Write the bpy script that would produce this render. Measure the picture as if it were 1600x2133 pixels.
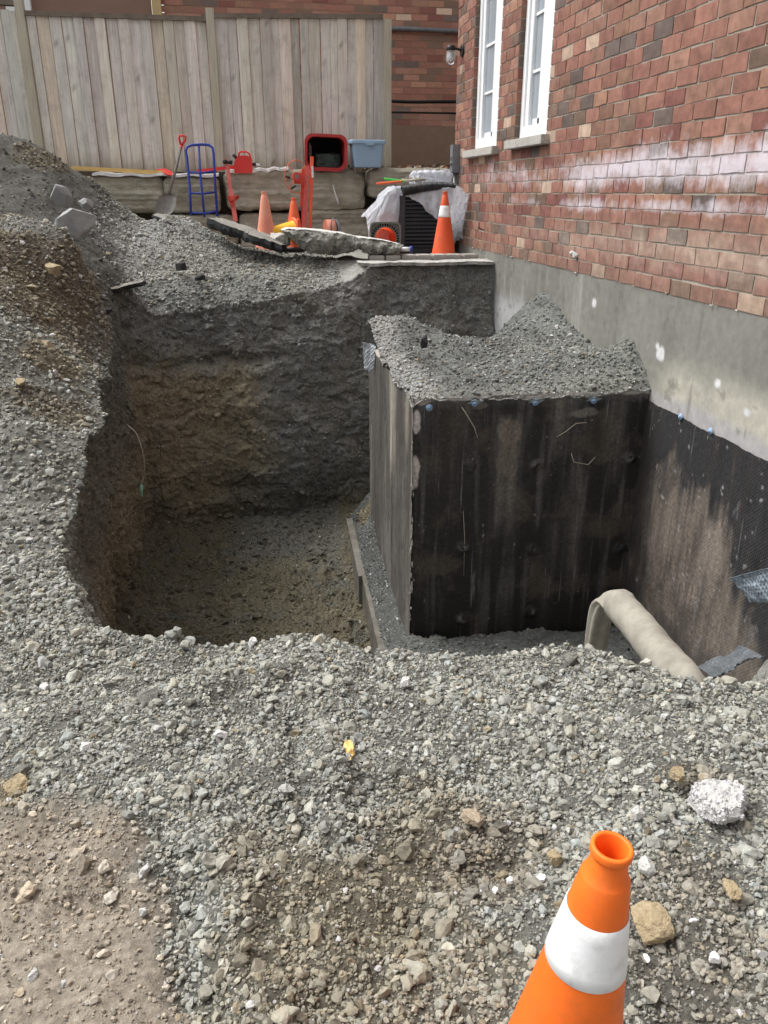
import bpy, bmesh, math, random
import numpy as np
from mathutils import Vector, Matrix
for o in list(bpy.data.objects): bpy.data.objects.remove(o)
SC = bpy.context.scene; COL = SC.collection
R = math.radians
# ------------------------------------------------------------------ camera
EYE = 1.55; PITCH = R(22.0); YAW = R(9.57)
cam = bpy.data.cameras.new('camera'); camo = bpy.data.objects.new('camera', cam); COL.objects.link(camo)
camo.location = (0, 0, EYE); camo.rotation_euler = (R(90) - PITCH, 0, -YAW)
cam.sensor_fit = 'VERTICAL'; cam.sensor_height = 36; cam.lens = 36 * 1650 / 2133
cam.clip_start = .05; cam.clip_end = 500
SC.camera = camo
# ------------------------------------------------------------------ sky, sun, exposure (overcast day)
SUN_EL = R(58); SUN_AZ = R(-60)          # azimuth measured from +Y, negative = from the left
w = bpy.data.worlds.new('World'); SC.world = w; w.use_nodes = True
nt = w.node_tree; bg = nt.nodes['Background']
sky = nt.nodes.new('ShaderNodeTexSky'); sky.sky_type = 'NISHITA'; sky.sun_disc = False
sky.sun_elevation = SUN_EL; sky.sun_rotation = SUN_AZ; sky.dust_density = 6; sky.air_density = 1.0
hs = nt.nodes.new('ShaderNodeHueSaturation'); hs.inputs['Saturation'].default_value = .1
nt.links.new(sky.outputs[0], hs.inputs['Color']); nt.links.new(hs.outputs[0], bg.inputs[0])
bg.inputs[1].default_value = .15
sl = bpy.data.lights.new('sun', 'SUN'); sl.energy = 1.2; sl.angle = R(28); sl.color = (1, .99, .95)
so = bpy.data.objects.new('sun', sl); COL.objects.link(so)
sd = Vector((math.sin(SUN_AZ) * math.cos(SUN_EL), math.cos(SUN_AZ) * math.cos(SUN_EL), math.sin(SUN_EL)))
so.rotation_euler = (-sd).to_track_quat('-Z', 'Y').to_euler()
SC.view_settings.view_transform = 'Standard'; SC.view_settings.look = 'None'
SC.view_settings.exposure = .68; SC.view_settings.gamma = 1
# ------------------------------------------------------------------ helpers
F_ = 1650.; fw = np.array([math.sin(YAW)*math.cos(PITCH), math.cos(YAW)*math.cos(PITCH), -math.sin(PITCH)])
rt = np.array([math.cos(YAW), -math.sin(YAW), 0]); up_ = np.cross(rt, fw)
def ray(x, y): return fw + rt*(x-800)/F_ + up_*(1066.5-y)/F_
def at(x, y, Y): d = ray(x, y); return np.array([0, 0, EYE]) + d*(Y/d[1])
def onz(x, y, z): d = ray(x, y); return np.array([0, 0, EYE]) + d*((z-EYE)/d[2])
rng = np.random.default_rng(7); random.seed(7)

def vnoise(P, scale=1., octaves=4, seed=0, gain=.5):
    P = np.asarray(P, float)*scale; out = np.zeros(len(P)); amp = 1; tot = 0
    for o in range(octaves):
        Q = P*(2.03**o) + seed*17.31 + o*5.7
        i = np.floor(Q).astype(np.int64); f = Q-i; f = f*f*(3-2*f); acc = 0
        for dx in (0, 1):
            for dy in (0, 1):
                for dz in (0, 1):
                    h = ((i[:, 0]+dx)*73856093) ^ ((i[:, 1]+dy)*19349663) ^ ((i[:, 2]+dz)*83492791) ^ (seed*2654435)
                    h = (h ^ (h >> 13))*1274126177 & 0xffffffff; h = (h ^ (h >> 16)) & 0xffff
                    acc = acc + (h/32767.5-1)*(f[:, 0] if dx else 1-f[:, 0])*(f[:, 1] if dy else 1-f[:, 1])*(f[:, 2] if dz else 1-f[:, 2])
        out += acc*amp; tot += amp; amp *= gain
    return out/tot
def sstep(a, b, x): t = np.clip((x-a)/(b-a), 0, 1); return t*t*(3-2*t)

def np_mesh(name, V, Fc, col=None, smooth=False):
    """V (n,3), Fc (m,k) with one k"""
    me = bpy.data.meshes.new(name); V = np.asarray(V, np.float32); Fc = np.asarray(Fc, np.int32)
    me.vertices.add(len(V)); me.vertices.foreach_set('co', V.ravel())
    k = Fc.shape[1]; me.loops.add(Fc.size); me.loops.foreach_set('vertex_index', Fc.ravel())
    me.polygons.add(len(Fc)); me.polygons.foreach_set('loop_start', np.arange(0, Fc.size, k, dtype=np.int32))
    me.polygons.foreach_set('loop_total', np.full(len(Fc), k, np.int32))
    me.polygons.foreach_set('use_smooth', np.full(len(Fc), smooth))
    if col is not None:
        a = me.color_attributes.new('Col', 'FLOAT_COLOR', 'POINT')
        c = np.ones((len(V), 4), np.float32); c[:, :3] = col; a.data.foreach_set('color', c.ravel())
    me.update(); me.validate(); return me
def link(name, me, m=None, parent=None):
    o = bpy.data.objects.new(name, me); COL.objects.link(o)
    if m is not None and me is not None: me.materials.append(m)
    if parent is not None: o.parent = parent
    return o
def tag(o, label, cat, group=None, kind=None):
    if label: o['label'] = label
    if cat: o['category'] = cat
    if group: o['group'] = group
    if kind: o['kind'] = kind
    return o
def thing(name, label, cat, loc=(0, 0, 0), rot=(0, 0, 0), group=None):
    o = bpy.data.objects.new(name, None); COL.objects.link(o); o.empty_display_size = .1
    o.location = loc; o.rotation_euler = rot; return tag(o, label, cat, group)

class MB:
    def __init__(s): s.v = []; s.f = []; s.c = []; s.sm = []
    def add(s, V, Fs, col=None, smooth=False):
        n = len(s.v); s.v += [tuple(map(float, p)) for p in V]; s.f += [tuple(int(i)+n for i in f) for f in Fs]
        s.sm += [smooth]*len(Fs); s.c += [col or (1, 1, 1)]*len(V); return s
    def box(s, c, size, rot=None, col=None, bev=0.):
        sx, sy, sz = [a/2 for a in size]
        if bev > 0:
            bm = bmesh.new(); bmesh.ops.create_cube(bm, size=1)
            for v in bm.verts: v.co = Vector((v.co.x*size[0], v.co.y*size[1], v.co.z*size[2]))
            bmesh.ops.bevel(bm, geom=bm.edges[:], offset=bev, segments=2, affect='EDGES')
            V = [v.co.copy() for v in bm.verts]; Fs = [[v.index for v in f.verts] for f in bm.faces]; bm.free()
        else:
            V = [Vector((x, y, z)) for x in (-sx, sx) for y in (-sy, sy) for z in (-sz, sz)]
            Fs = [(0, 1, 3, 2), (4, 6, 7, 5), (0, 4, 5, 1), (2, 3, 7, 6), (0, 2, 6, 4), (1, 5, 7, 3)]
        if rot is not None: V = [rot @ v for v in V]
        c = Vector([float(a) for a in c]); return s.add([v+c for v in V], Fs, col)
    def tube(s, pts, r, n=10, cap=True, smooth=True, closed=False, col=None):
        pts = [Vector([float(a) for a in p]) for p in pts]; m = len(pts)
        rs = r if hasattr(r, '__len__') else [r]*m; V = []; prev = None
        for i, p in enumerate(pts):
            if closed: t = (pts[(i+1) % m]-pts[i-1]).normalized()
            else: t = (pts[min(i+1, m-1)]-pts[max(i-1, 0)]).normalized()
            if prev is None:
                a = Vector((0, 0, 1)) if abs(t.z) < .9 else Vector((1, 0, 0)); u = t.cross(a).normalized()
            else: u = (prev - t*prev.dot(t)).normalized()
            prev = u; b = t.cross(u)
            for k in range(n):
                an = 2*math.pi*k/n; V.append(p+(u*math.cos(an)+b*math.sin(an))*rs[i])
        Fs = []
        for i in range(m if closed else m-1):
            j = (i+1) % m
            for k in range(n): Fs.append((i*n+k, i*n+(k+1) % n, j*n+(k+1) % n, j*n+k))
        s.add(V, Fs, col, smooth)
        if cap and not closed:
            n0 = len(s.v)-len(V); s.f += [tuple(n0+k for k in range(n))[::-1], tuple(n0+(m-1)*n+k for k in range(n))]; s.sm += [False, False]
        return s
    def lathe(s, prof, n=40, c=(0, 0, 0), col=None, smooth=True, sq=None):
        V = []; Fs = []
        for r, z in prof:
            for k in range(n):
                a = 2*math.pi*k/n; V.append((c[0]+r*math.cos(a), c[1]+r*math.sin(a), c[2]+z))
        for i in range(len(prof)-1):
            for k in range(n): Fs.append((i*n+k, i*n+(k+1) % n, (i+1)*n+(k+1) % n, (i+1)*n+k))
        return s.add(V, Fs, col, smooth)
    def prism(s, poly, axis, d0, d1, col=None):
        """poly: list of 2D pts; extruded along axis"""
        def P(a, b, d): return {'x': (d, a, b), 'y': (a, d, b), 'z': (a, b, d)}[axis]
        n = len(poly); V = [P(a, b, d0) for a, b in poly]+[P(a, b, d1) for a, b in poly]
        Fs = [tuple(range(n))[::-1], tuple(range(n, 2*n))]+[(i, (i+1) % n, n+(i+1) % n, n+i) for i in range(n)]
        return s.add(V, Fs, col)
    def build(s, name, m, parent=None, col=False, mw=None):
        me = bpy.data.meshes.new(name); me.from_pydata(s.v, [], s.f)
        me.polygons.foreach_set('use_smooth', s.sm)
        if col:
            a = me.color_attributes.new('Col', 'FLOAT_COLOR', 'POINT')
            c = np.ones((len(s.v), 4), np.float32); c[:, :3] = s.c; a.data.foreach_set('color', c.ravel())
        bm = bmesh.new(); bm.from_mesh(me); bmesh.ops.recalc_face_normals(bm, faces=bm.faces); bm.to_mesh(me); bm.free()
        o = link(name, me, m, parent)
        if mw is not None: o.matrix_local = mw
        return o

# ------------------------------------------------------------------ materials
def nodes(name):
    m = bpy.data.materials.new(name); m.use_nodes = True; t = m.node_tree
    return m, t, t.nodes['Principled BSDF'], (lambda k: t.nodes.new(k)), t.links.new
def pmat(name, c1, c2=None, scale=6, rough=.8, bump=.2, bscale=60, metal=0, attr=False, stretch=(1, 1, 1), spec=.3,
         detail=6, grime=None, gscale=3, gamt=.5, var=.25, bdist=.01, trans=0, alpha=1, sss=0):
    m, t, b, N, L = nodes(name)
    tc = N('ShaderNodeTexCoord'); mp = N('ShaderNodeMapping'); mp.inputs['Scale'].default_value = stretch
    L(tc.outputs['Object'], mp.inputs[0])
    n1 = N('ShaderNodeTexNoise'); n1.inputs['Scale'].default_value = scale; n1.inputs['Detail'].default_value = detail
    n1.inputs['Roughness'].default_value = .65; L(mp.outputs[0], n1.inputs['Vector'])
    if attr:
        at_ = N('ShaderNodeAttribute'); at_.attribute_name = 'Col'
        rp = N('ShaderNodeMapRange'); rp.inputs[1].default_value = .3; rp.inputs[2].default_value = .7
        rp.inputs[3].default_value = 1-var; rp.inputs[4].default_value = 1+var; L(n1.outputs[0], rp.inputs[0])
        mx = N('ShaderNodeVectorMath'); mx.operation = 'SCALE'; L(at_.outputs['Color'], mx.inputs[0]); L(rp.outputs[0], mx.inputs['Scale'])
        src = mx.outputs[0]
    else:
        cr = N('ShaderNodeValToRGB'); cr.color_ramp.elements[0].position = .32; cr.color_ramp.elements[1].position = .68
        cr.color_ramp.elements[0].color = (*c1, 1); cr.color_ramp.elements[1].color = (*(c2 or c1), 1)
        L(n1.outputs[0], cr.inputs[0]); src = cr.outputs[0]
    if grime:
        n3 = N('ShaderNodeTexNoise'); n3.inputs['Scale'].default_value = gscale; n3.inputs['Detail'].default_value = 8; n3.inputs['Roughness'].default_value = .7
        L(tc.outputs['Object'], n3.inputs['Vector'])
        mr = N('ShaderNodeMapRange'); mr.inputs[1].default_value = .5; mr.inputs[2].default_value = .72; mr.inputs[4].default_value = gamt
        L(n3.outputs[0], mr.inputs[0]); mm = N('ShaderNodeMix'); mm.data_type = 'RGBA'
        L(mr.outputs[0], mm.inputs['Factor']); L(src, mm.inputs['A']); mm.inputs['B'].default_value = (*grime, 1); src = mm.outputs['Result']
    L(src, b.inputs['Base Color'])
    b.inputs['Roughness'].default_value = rough; b.inputs['Metallic'].default_value = metal; b.inputs['Specular IOR Level'].default_value = spec
    if trans: b.inputs['Transmission Weight'].default_value = trans
    if sss: b.inputs['Subsurface Weight'].default_value = sss; b.inputs['Subsurface Radius'].default_value = (.05, .02, .01)
    if alpha < 1: b.inputs['Alpha'].default_value = alpha
    if bump:
        n2 = N('ShaderNodeTexNoise'); n2.inputs['Scale'].default_value = bscale; n2.inputs['Detail'].default_value = 8; n2.inputs['Roughness'].default_value = .7
        L(mp.outputs[0], n2.inputs['Vector']); bp = N('ShaderNodeBump'); bp.inputs['Strength'].default_value = bump; bp.inputs['Distance'].default_value = bdist
        L(n2.outputs[0], bp.inputs['Height']); L(bp.outputs[0], b.inputs['Normal'])
    return m
M = {}
M['soil'] = pmat('soil', None, attr=True, scale=45, rough=.95, bump=.9, bscale=90, var=.45, bdist=.012, spec=.12)
M['stone'] = pmat('gravel', None, attr=True, scale=70, rough=.92, bump=.5, bscale=200, var=.22, bdist=.003, spec=.15)
M['brick'] = pmat('brick', None, attr=True, scale=40, rough=.85, bump=.5, bscale=110, var=.16, bdist=.004, spec=.2)
def salt(m):
    t = m.node_tree; N = t.nodes.new; L = t.links.new; b = t.nodes['Principled BSDF']; src = b.inputs['Base Color'].links[0].from_socket
    tc = N('ShaderNodeTexCoord'); sx = N('ShaderNodeSeparateXYZ'); L(tc.outputs['Object'], sx.inputs[0])
    def M_(op, a, bb=None, c=None):
        n = N('ShaderNodeMath'); n.operation = op
        for i, v in enumerate((a, bb, c)):
            if v is None: continue
            if hasattr(v, 'links'): L(v, n.inputs[i])
            else: n.inputs[i].default_value = v
        return n.outputs[0]
    def noise(sc, det, st=(1, 1, 1)):
        mp = N('ShaderNodeMapping'); mp.inputs['Scale'].default_value = st; L(tc.outputs['Object'], mp.inputs[0]); n = N('ShaderNodeTexNoise'); n.inputs['Scale'].default_value = sc; n.inputs['Detail'].default_value = det; n.inputs['Roughness'].default_value = .68; L(mp.outputs[0], n.inputs['Vector']); return n.outputs[0]
    def band(z0, w_, amp):
        d = M_('DIVIDE', M_('SUBTRACT', sx.outputs['Z'], z0), w_); return M_('MULTIPLY', M_('EXPONENT', M_('MULTIPLY', M_('MULTIPLY', d, d), -1.)), amp)
    tot = M_('MAXIMUM', band(1.69, .16, .57), band(1.47, .06, .44))
    fall = N('ShaderNodeMapRange'); fall.inputs[1].default_value = 9.6; fall.inputs[2].default_value = 4.6; L(sx.outputs['Y'], fall.inputs[0])
    tot = M_('MULTIPLY', tot, M_('ADD', M_('MULTIPLY', fall.outputs[0], .65), .35))
    n = M_('ADD', M_('MULTIPLY', noise(1.3, 4, (1, 1, 2)), .9), M_('MULTIPLY', noise(13, 8, (1, 1, .7)), .75))
    mr = N('ShaderNodeMapRange'); mr.inputs[1].default_value = 1.1; mr.inputs[2].default_value = 1.42; mr.inputs[4].default_value = .85; L(M_('ADD', tot, n), mr.inputs[0])
    mk = M_('MULTIPLY', mr.outputs[0], M_('GREATER_THAN', tot, .03))
    mx = N('ShaderNodeMix'); mx.data_type = 'RGBA'; L(mk, mx.inputs['Factor']); L(src, mx.inputs['A']); mx.inputs['B'].default_value = (.66, .61, .66, 1); L(mx.outputs['Result'], b.inputs['Base Color']); return m
M['brick_salt'] = salt(pmat('salted_brick', None, attr=True, scale=14, rough=.85, bump=.6, bscale=90, detail=10, var=.3, bdist=.004, spec=.2))
M['mortar_salt'] = salt(pmat('salted_mortar', (.44, .39, .33), (.33, .29, .24), scale=30, rough=.95, bump=.6, bscale=150))
M['mortar'] = pmat('mortar', (.56, .51, .44), (.42, .38, .32), scale=30, rough=.95, bump=.6, bscale=150)
M['concrete'] = pmat('concrete', None, attr=True, scale=16, rough=.85, bump=.3, bscale=70, var=.16, bdist=.004, spec=.25)
M['concrete2'] = pmat('broken_concrete', (.40, .39, .36), (.52, .5, .46), scale=12, rough=.92, bump=.8, bscale=45, bdist=.015, grime=(.24, .23, .21), gscale=9)
M['concrete_top'] = pmat('slab_top', (.6, .59, .56), (.72, .71, .68), scale=8, rough=.9, bump=.3, bscale=60)
M['asphalt'] = pmat('asphalt', (.02, .02, .022), (.05, .05, .05), scale=60, rough=.8, bump=.8, bscale=90)
M['asphalt_top'] = pmat('asphalt_dust', (.2, .19, .17), (.3, .28, .25), scale=12, rough=.95, bump=.6, bscale=90)
M['boulder'] = pmat('boulder', (.24, .245, .24), (.36, .365, .36), scale=7, rough=.8, bump=.5, bscale=30, grime=(.15, .14, .12), gscale=5)
M['armour'] = pmat('limestone_block', (.33, .3, .235), (.56, .53, .44), scale=3.5, rough=.9, bump=.9, bscale=14, stretch=(1, 1, 2.6), bdist=.03, grime=(.17, .15, .11), gscale=3.2, gamt=.55)
M['wood_fence'] = pmat('weathered_wood', None, attr=True, scale=9, rough=.85, bump=.3, bscale=30, stretch=(6, 6, .35), var=.2, grime=(.28, .25, .225), gscale=5, gamt=.4)
M['post_wood'] = pmat('post_wood', (.42, .39, .3), (.58, .55, .45), scale=8, rough=.85, bump=.3, bscale=40, stretch=(5, 5, .4))
M['rail_wood'] = pmat('rail_wood', (.14, .12, .1), (.24, .2, .16), scale=8, rough=.85, bump=.3, bscale=40)
M['lumber'] = pmat('new_lumber', (.75, .5, .17), (.85, .6, .24), scale=6, rough=.7, bump=.2, bscale=40, stretch=(.3, 4, 4))
M['white'] = pmat('white_vinyl', (.82, .83, .85), (.86, .87, .88), scale=3, rough=.45, bump=0)
M['sill'] = pmat('sill_stone', (.38, .36, .33), (.52, .5, .46), scale=50, rough=.9, bump=.5, bscale=120, grime=(.2, .19, .17), gscale=9)
M['glass'] = pmat('window_glass', (.3, .34, .38), (.34, .38, .42), scale=.7, rough=.08, bump=0, spec=.6)
M['drape'] = pmat('curtain', (.6, .62, .62), (.7, .71, .71), scale=5, rough=.9, bump=0)
M['black'] = pmat('black_plastic', (.015, .015, .017), (.035, .035, .037), scale=20, rough=.5, bump=.1, grime=(.12, .11, .1), gscale=9, gamt=.35)
M['greymetal'] = pmat('grey_metal', (.17, .18, .2), (.24, .25, .27), scale=14, rough=.5, bump=.1, metal=.2, grime=(.1, .09, .08), gscale=9)
M['orange'] = pmat('cone_orange', (.85, .14, .012), (.93, .19, .02), scale=5, rough=.5, bump=.12, bscale=30, sss=.1, spec=.35, grime=(.42, .14, .05), gscale=11, gamt=.45)
M['oranged'] = pmat('cone_red_orange', (.72, .1, .035), (.82, .14, .05), scale=4, rough=.6, bump=.08, grime=(.35, .14, .08), gscale=9, gamt=.5)
M['pinkcone'] = pmat('faded_cone', (.75, .25, .17), (.85, .38, .27), scale=4, rough=.7, bump=.1, grime=(.6, .4, .33), gscale=5)
M['yellow'] = pmat('yellow_plastic', (.8, .42, .02), (.85, .5, .03), scale=4, rough=.6, bump=.05)
m, t, b, N, L = nodes('thin_orange'); b.inputs['Base Color'].default_value = (.9, .09, .03, 1); b.inputs['Roughness'].default_value = .5
tl = N('ShaderNodeBsdfTranslucent'); tl.inputs[0].default_value = (.95, .12, .04, 1); m1 = N('ShaderNodeMixShader'); m1.inputs[0].default_value = .6
L(b.outputs[0], m1.inputs[1]); L(tl.outputs[0], m1.inputs[2]); L(m1.outputs[0], t.nodes['Material Output'].inputs[0]); M['thin_orange'] = m
M['reflect'] = pmat('cone_collar', (.8, .81, .82), (.87, .88, .89), scale=10, rough=.55, bump=.15, bscale=40, grime=(.33, .29, .25), gscale=26, gamt=.35)
M['red'] = pmat('red_paint', (.55, .05, .04), (.7, .1, .07), scale=8, rough=.55, bump=.1, grime=(.3, .1, .08), gscale=10)
M['redp'] = pmat('red_plastic', (.72, .05, .045), (.78, .07, .06), scale=5, rough=.45, bump=.03)
M['redorange'] = pmat('orange_red_paint', (.8, .13, .05), (.85, .18, .08), scale=5, rough=.5, bump=.05)
M['pinkpaint'] = pmat('faded_red_paint', (.6, .13, .12), (.72, .2, .17), scale=8, rough=.65, bump=.1)
M['blue'] = pmat('blue_paint', (.02, .035, .22), (.03, .06, .36), scale=6, rough=.4, bump=.05)
M['bluebin'] = pmat('light_blue_plastic', (.3, .43, .58), (.34, .48, .63), scale=4, rough=.5, bump=.03)
M['shaft'] = pmat('grey_shaft', (.17, .16, .15), (.25, .23, .21), scale=20, rough=.7, bump=.1)
M['membrane'] = None
M['scrap'] = pmat('membrane_scrap', (.16, .19, .22), (.25, .29, .33), scale=25, rough=.4, bump=.1)
M['bluecap'] = pmat('blue_fastener', (.17, .28, .45), (.3, .42, .58), scale=40, rough=.5, bump=.05)
M['sock'] = pmat('filter_fabric', (.23, .215, .18), (.35, .33, .28), scale=9, rough=.95, bump=.35, bscale=160, grime=(.17, .15, .12), gscale=7, gamt=.7, bdist=.006)
M['brown'] = pmat('brown_parging', (.24, .155, .105), (.3, .2, .14), scale=5, rough=.9, bump=.2, bscale=60)
M['mesh_wire'] = pmat('galvanised_wire', (.2, .17, .14), (.26, .22, .18), rough=.6, bump=0, metal=.3)
M['dark'] = pmat('dark_void', (.01, .01, .01), (.02, .02, .02), rough=.9, bump=0)
M['leaf'] = pmat('leaf_litter', None, attr=True, scale=30, rough=.9, bump=.2, var=.2)
M['green'] = pmat('green_plastic', (.08, .5, .1), (.1, .6, .13), rough=.5, bump=0)
M['tan'] = pmat('dry_straw', (.34, .3, .24), (.42, .38, .31), rough=.9, bump=.1)
M['yclay'] = pmat('ochre_rock', (.3, .235, .14), (.42, .34, .22), scale=25, rough=.95, bump=.8, bscale=60, grime=(.2, .15, .09), gscale=14)
M['whitestone'] = pmat('pale_rock', (.5, .49, .47), (.66, .65, .63), scale=35, rough=.9, bump=.9, bscale=70, bdist=.012, grime=(.27, .26, .24), gscale=18)
M['chip'] = pmat('white_chip', (.78, .78, .78), (.84, .84, .84), rough=.7, bump=.1)
M['paver'] = pmat('paver', (.3, .28, .26), (.4, .38, .35), scale=8, rough=.9, bump=.4)
# translucent poly sheet
m, t, b, N, L = nodes('poly_sheet'); b.inputs['Base Color'].default_value = (.75, .77, .82, 1); b.inputs['Roughness'].default_value = .28
tr = N('ShaderNodeBsdfTransparent'); tl = N('ShaderNodeBsdfTranslucent'); tl.inputs[0].default_value = (.75, .77, .82, 1)
m1 = N('ShaderNodeMixShader'); m1.inputs[0].default_value = .35; L(b.outputs[0], m1.inputs[1]); L(tl.outputs[0], m1.inputs[2])
m2 = N('ShaderNodeMixShader'); m2.inputs[0].default_value = .3; L(m1.outputs[0], m2.inputs[1]); L(tr.outputs[0], m2.inputs[2])
L(m2.outputs[0], t.nodes['Material Output'].inputs[0]); M['poly'] = m
# dimpled waterproofing membrane (colour comes with the mesh; dimples are a regular bump)
def dimple_mat(name, ax, sp=.022, strength=.8, rough=.45):
    m, t, b, N, L = nodes(name); at_ = N('ShaderNodeAttribute'); at_.attribute_name = 'Col'
    tc = N('ShaderNodeTexCoord'); sx = N('ShaderNodeSeparateXYZ'); L(tc.outputs['Object'], sx.inputs[0])
    def sn(o):
        a = N('ShaderNodeMath'); a.operation = 'MULTIPLY'; a.inputs[1].default_value = 2*math.pi/sp; L(o, a.inputs[0])
        c = N('ShaderNodeMath'); c.operation = 'SINE'; L(a.outputs[0], c.inputs[0]); return c.outputs[0]
    p = N('ShaderNodeMath'); p.operation = 'MULTIPLY'; L(sn(sx.outputs[ax]), p.inputs[0]); L(sn(sx.outputs['Z']), p.inputs[1])
    mxx = N('ShaderNodeMath'); mxx.operation = 'MAXIMUM'; mxx.inputs[1].default_value = .15; L(p.outputs[0], mxx.inputs[0])
    n = N('ShaderNodeTexNoise'); n.inputs['Scale'].default_value = 45; n.inputs['Detail'].default_value = 8; L(tc.outputs['Object'], n.inputs['Vector'])
    ad = N('ShaderNodeMath'); ad.operation = 'MULTIPLY_ADD'; ad.inputs[1].default_value = .35; L(n.outputs[0], ad.inputs[0]); L(mxx.outputs[0], ad.inputs[2])
    bp = N('ShaderNodeBump'); bp.inputs['Strength'].default_value = strength; bp.inputs['Distance'].default_value = .004; L(ad.outputs[0], bp.inputs['Height']); L(bp.outputs[0], b.inputs['Normal'])
    mr = N('ShaderNodeMapRange'); mr.inputs[1].default_value = .3; mr.inputs[2].default_value = .7; mr.inputs[3].default_value = .7; mr.inputs[4].default_value = 1.35; L(n.outputs[0], mr.inputs[0])
    sc_ = N('ShaderNodeVectorMath'); sc_.operation = 'SCALE'; L(at_.outputs['Color'], sc_.inputs[0]); L(mr.outputs[0], sc_.inputs['Scale'])
    def thr(scale, st, lo, hi, amt, colr, src, det=3):
        mp = N('ShaderNodeMapping'); mp.inputs['Scale'].default_value = st; L(tc.outputs['Object'], mp.inputs[0]); q = N('ShaderNodeTexNoise'); q.inputs['Scale'].default_value = scale; q.inputs['Detail'].default_value = det; q.inputs['Roughness'].default_value = .6; L(mp.outputs[0], q.inputs['Vector'])
        r_ = N('ShaderNodeMapRange'); r_.inputs[1].default_value = lo; r_.inputs[2].default_value = hi; r_.inputs[4].default_value = amt; L(q.outputs[0], r_.inputs[0])
        x_ = N('ShaderNodeMix'); x_.data_type = 'RGBA'; L(r_.outputs[0], x_.inputs['Factor']); L(src, x_.inputs['A']); x_.inputs['B'].default_value = (*colr, 1); return x_.outputs['Result']
    o_ = thr(40, (1, 1, .04), .66, .74, .5, (.3, .3, .3), sc_.outputs[0]); o_ = thr(6, (1, 1, .35), .52, .66, .45, (.012, .012, .014), o_, 8); o_ = thr(28, (1, 1, .6), .68, .73, .7, (.3, .29, .27), o_, 6); o_ = thr(90, (1, 1, 1), .7, .74, .6, (.4, .4, .4), o_)
    L(o_, b.inputs['Base Color']); b.inputs['Roughness'].default_value = rough; b.inputs['Specular IOR Level'].default_value = .35
    return m
M['memb_x'] = dimple_mat('membrane_front', 'X', strength=.6, rough=.4); M['memb_y'] = dimple_mat('membrane_side', 'Y', strength=.6)

# ------------------------------------------------------------------ terrain
WX = 2.5
CT = np.array([.2, 5.0])
FLOOR = -1.70
rim = [(2.66, 2.12), (1.72, 2.10), (1.42, 2.06), (1.16, 2.33), (.9, 2.39), (.5, 2.44), (.14, 2.55), (-.3, 2.66), (-.68, 2.82), (-.86, 3.25), (-.9, 3.98), (-.87, 4.6),
       (-1.0, 5.4), (-1.03, 6.2), (-1.1, 6.9), (-1.12, 7.5), (-.8, 7.75), (-.4, 7.85), (0, 7.9), (.45, 7.98), (1.0, 8.05), (1.25, 8.1), (2.66, 8.1)]
bot = [(2.66, 3.2), (1.7, 3.2), (1.2, 3.3), (.5, 3.5), (0, 3.6), (-.7, 3.8), (-1.05, 4.2), (-1.12, 5.0),
       (-1.13, 6.0), (-1.12, 6.8), (-1.0, 7.3), (-.6, 7.42), (0, 7.5), (.6, 7.6), (1.0, 7.7), (2.66, 7.8)]
def polar(poly, th):
    P = np.array(poly)-CT; Q = np.roll(P, -1, 0); out = np.zeros(len(th))+1e9
    for k in range(len(P)):
        a, e = P[k], Q[k]-P[k]; c, s = np.cos(th), np.sin(th); den = c*e[1]-s*e[0]
        den = np.where(abs(den) < 1e-9, 1e-9, den)
        r = (a[0]*e[1]-a[1]*e[0])/den; u = (a[0]*s-a[1]*c)/den
        u = np.where(abs(den) < 1e-8, -1, u); ok = (u >= -1e-6) & (u <= 1+1e-6) & (r > 0); out = np.where(ok & (r < out), r, out)
    return out
# ground outside the pit: control points, some read from known lines of the site
ctrl = [(-4, -2, 0), (0, -3, 0), (4, -2, 0), (-2.5, 0, 0), (0, 0, 0), (2.6, 0, 0), (-1, 1.2, 0), (1, 1, 0), (2.6, 1.4, .03), (.5, 1.6, -.02), (-.3, 1.9, 0), (1.7, 1.7, .02), (0, 1.1, 0),
        (2.6, 2.1, 0), (1.42, 2.06, .0), (.5, 2.44, 0), (-.68, 2.8, 0), (-.87, 3.25, .1), (-.9, 3.98, .2), (-1.02, 5.9, .4), (-1.06, 7.3, .5), (2.6, 3.2, 0),
        (-1.6, 2.8, .02), (-3, 2.5, .1), (-1.3, 2.1, 0), (-1.5, 4, .25), (-4, 4, .4)]
def C(px, py, Y): p = at(px, py, Y); ctrl.append(tuple(p)); return p
for a in [(0, 900, 4.1), (100, 850, 4.6), (0, 700, 5.0), (110, 720, 5.3), (0, 560, 5.7), (0, 488, 6.2), (80, 474, 6.4), (160, 520, 6.5), (225, 590, 6.9), (215, 700, 6.6),
          (0, 470, 7.4), (70, 500, 7.3), (150, 540, 7.4), (235, 570, 7.6), (0, 375, 8.5), (100, 400, 8.5), (180, 450, 8.5), (240, 500, 8.5), (0, 282, 9.4), (70, 300, 9.4), (130, 335, 9.4), (205, 390, 9.4), (260, 440, 9.4), (310, 466, 9.4),
          (345, 452, 9.2), (400, 465, 9.1), (290, 490, 8.9), (250, 540, 8.3), (330, 550, 8.4), (400, 520, 8.7), (300, 630, 7.85), (380, 600, 8.0), (480, 560, 8.45), (440, 610, 8.0), (600, 560, 8.5), (600, 595, 8.1),
          (700, 580, 8.2), (720, 555, 8.4), (480, 500, 9.2), (560, 520, 9.2)]: C(*a)
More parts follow.
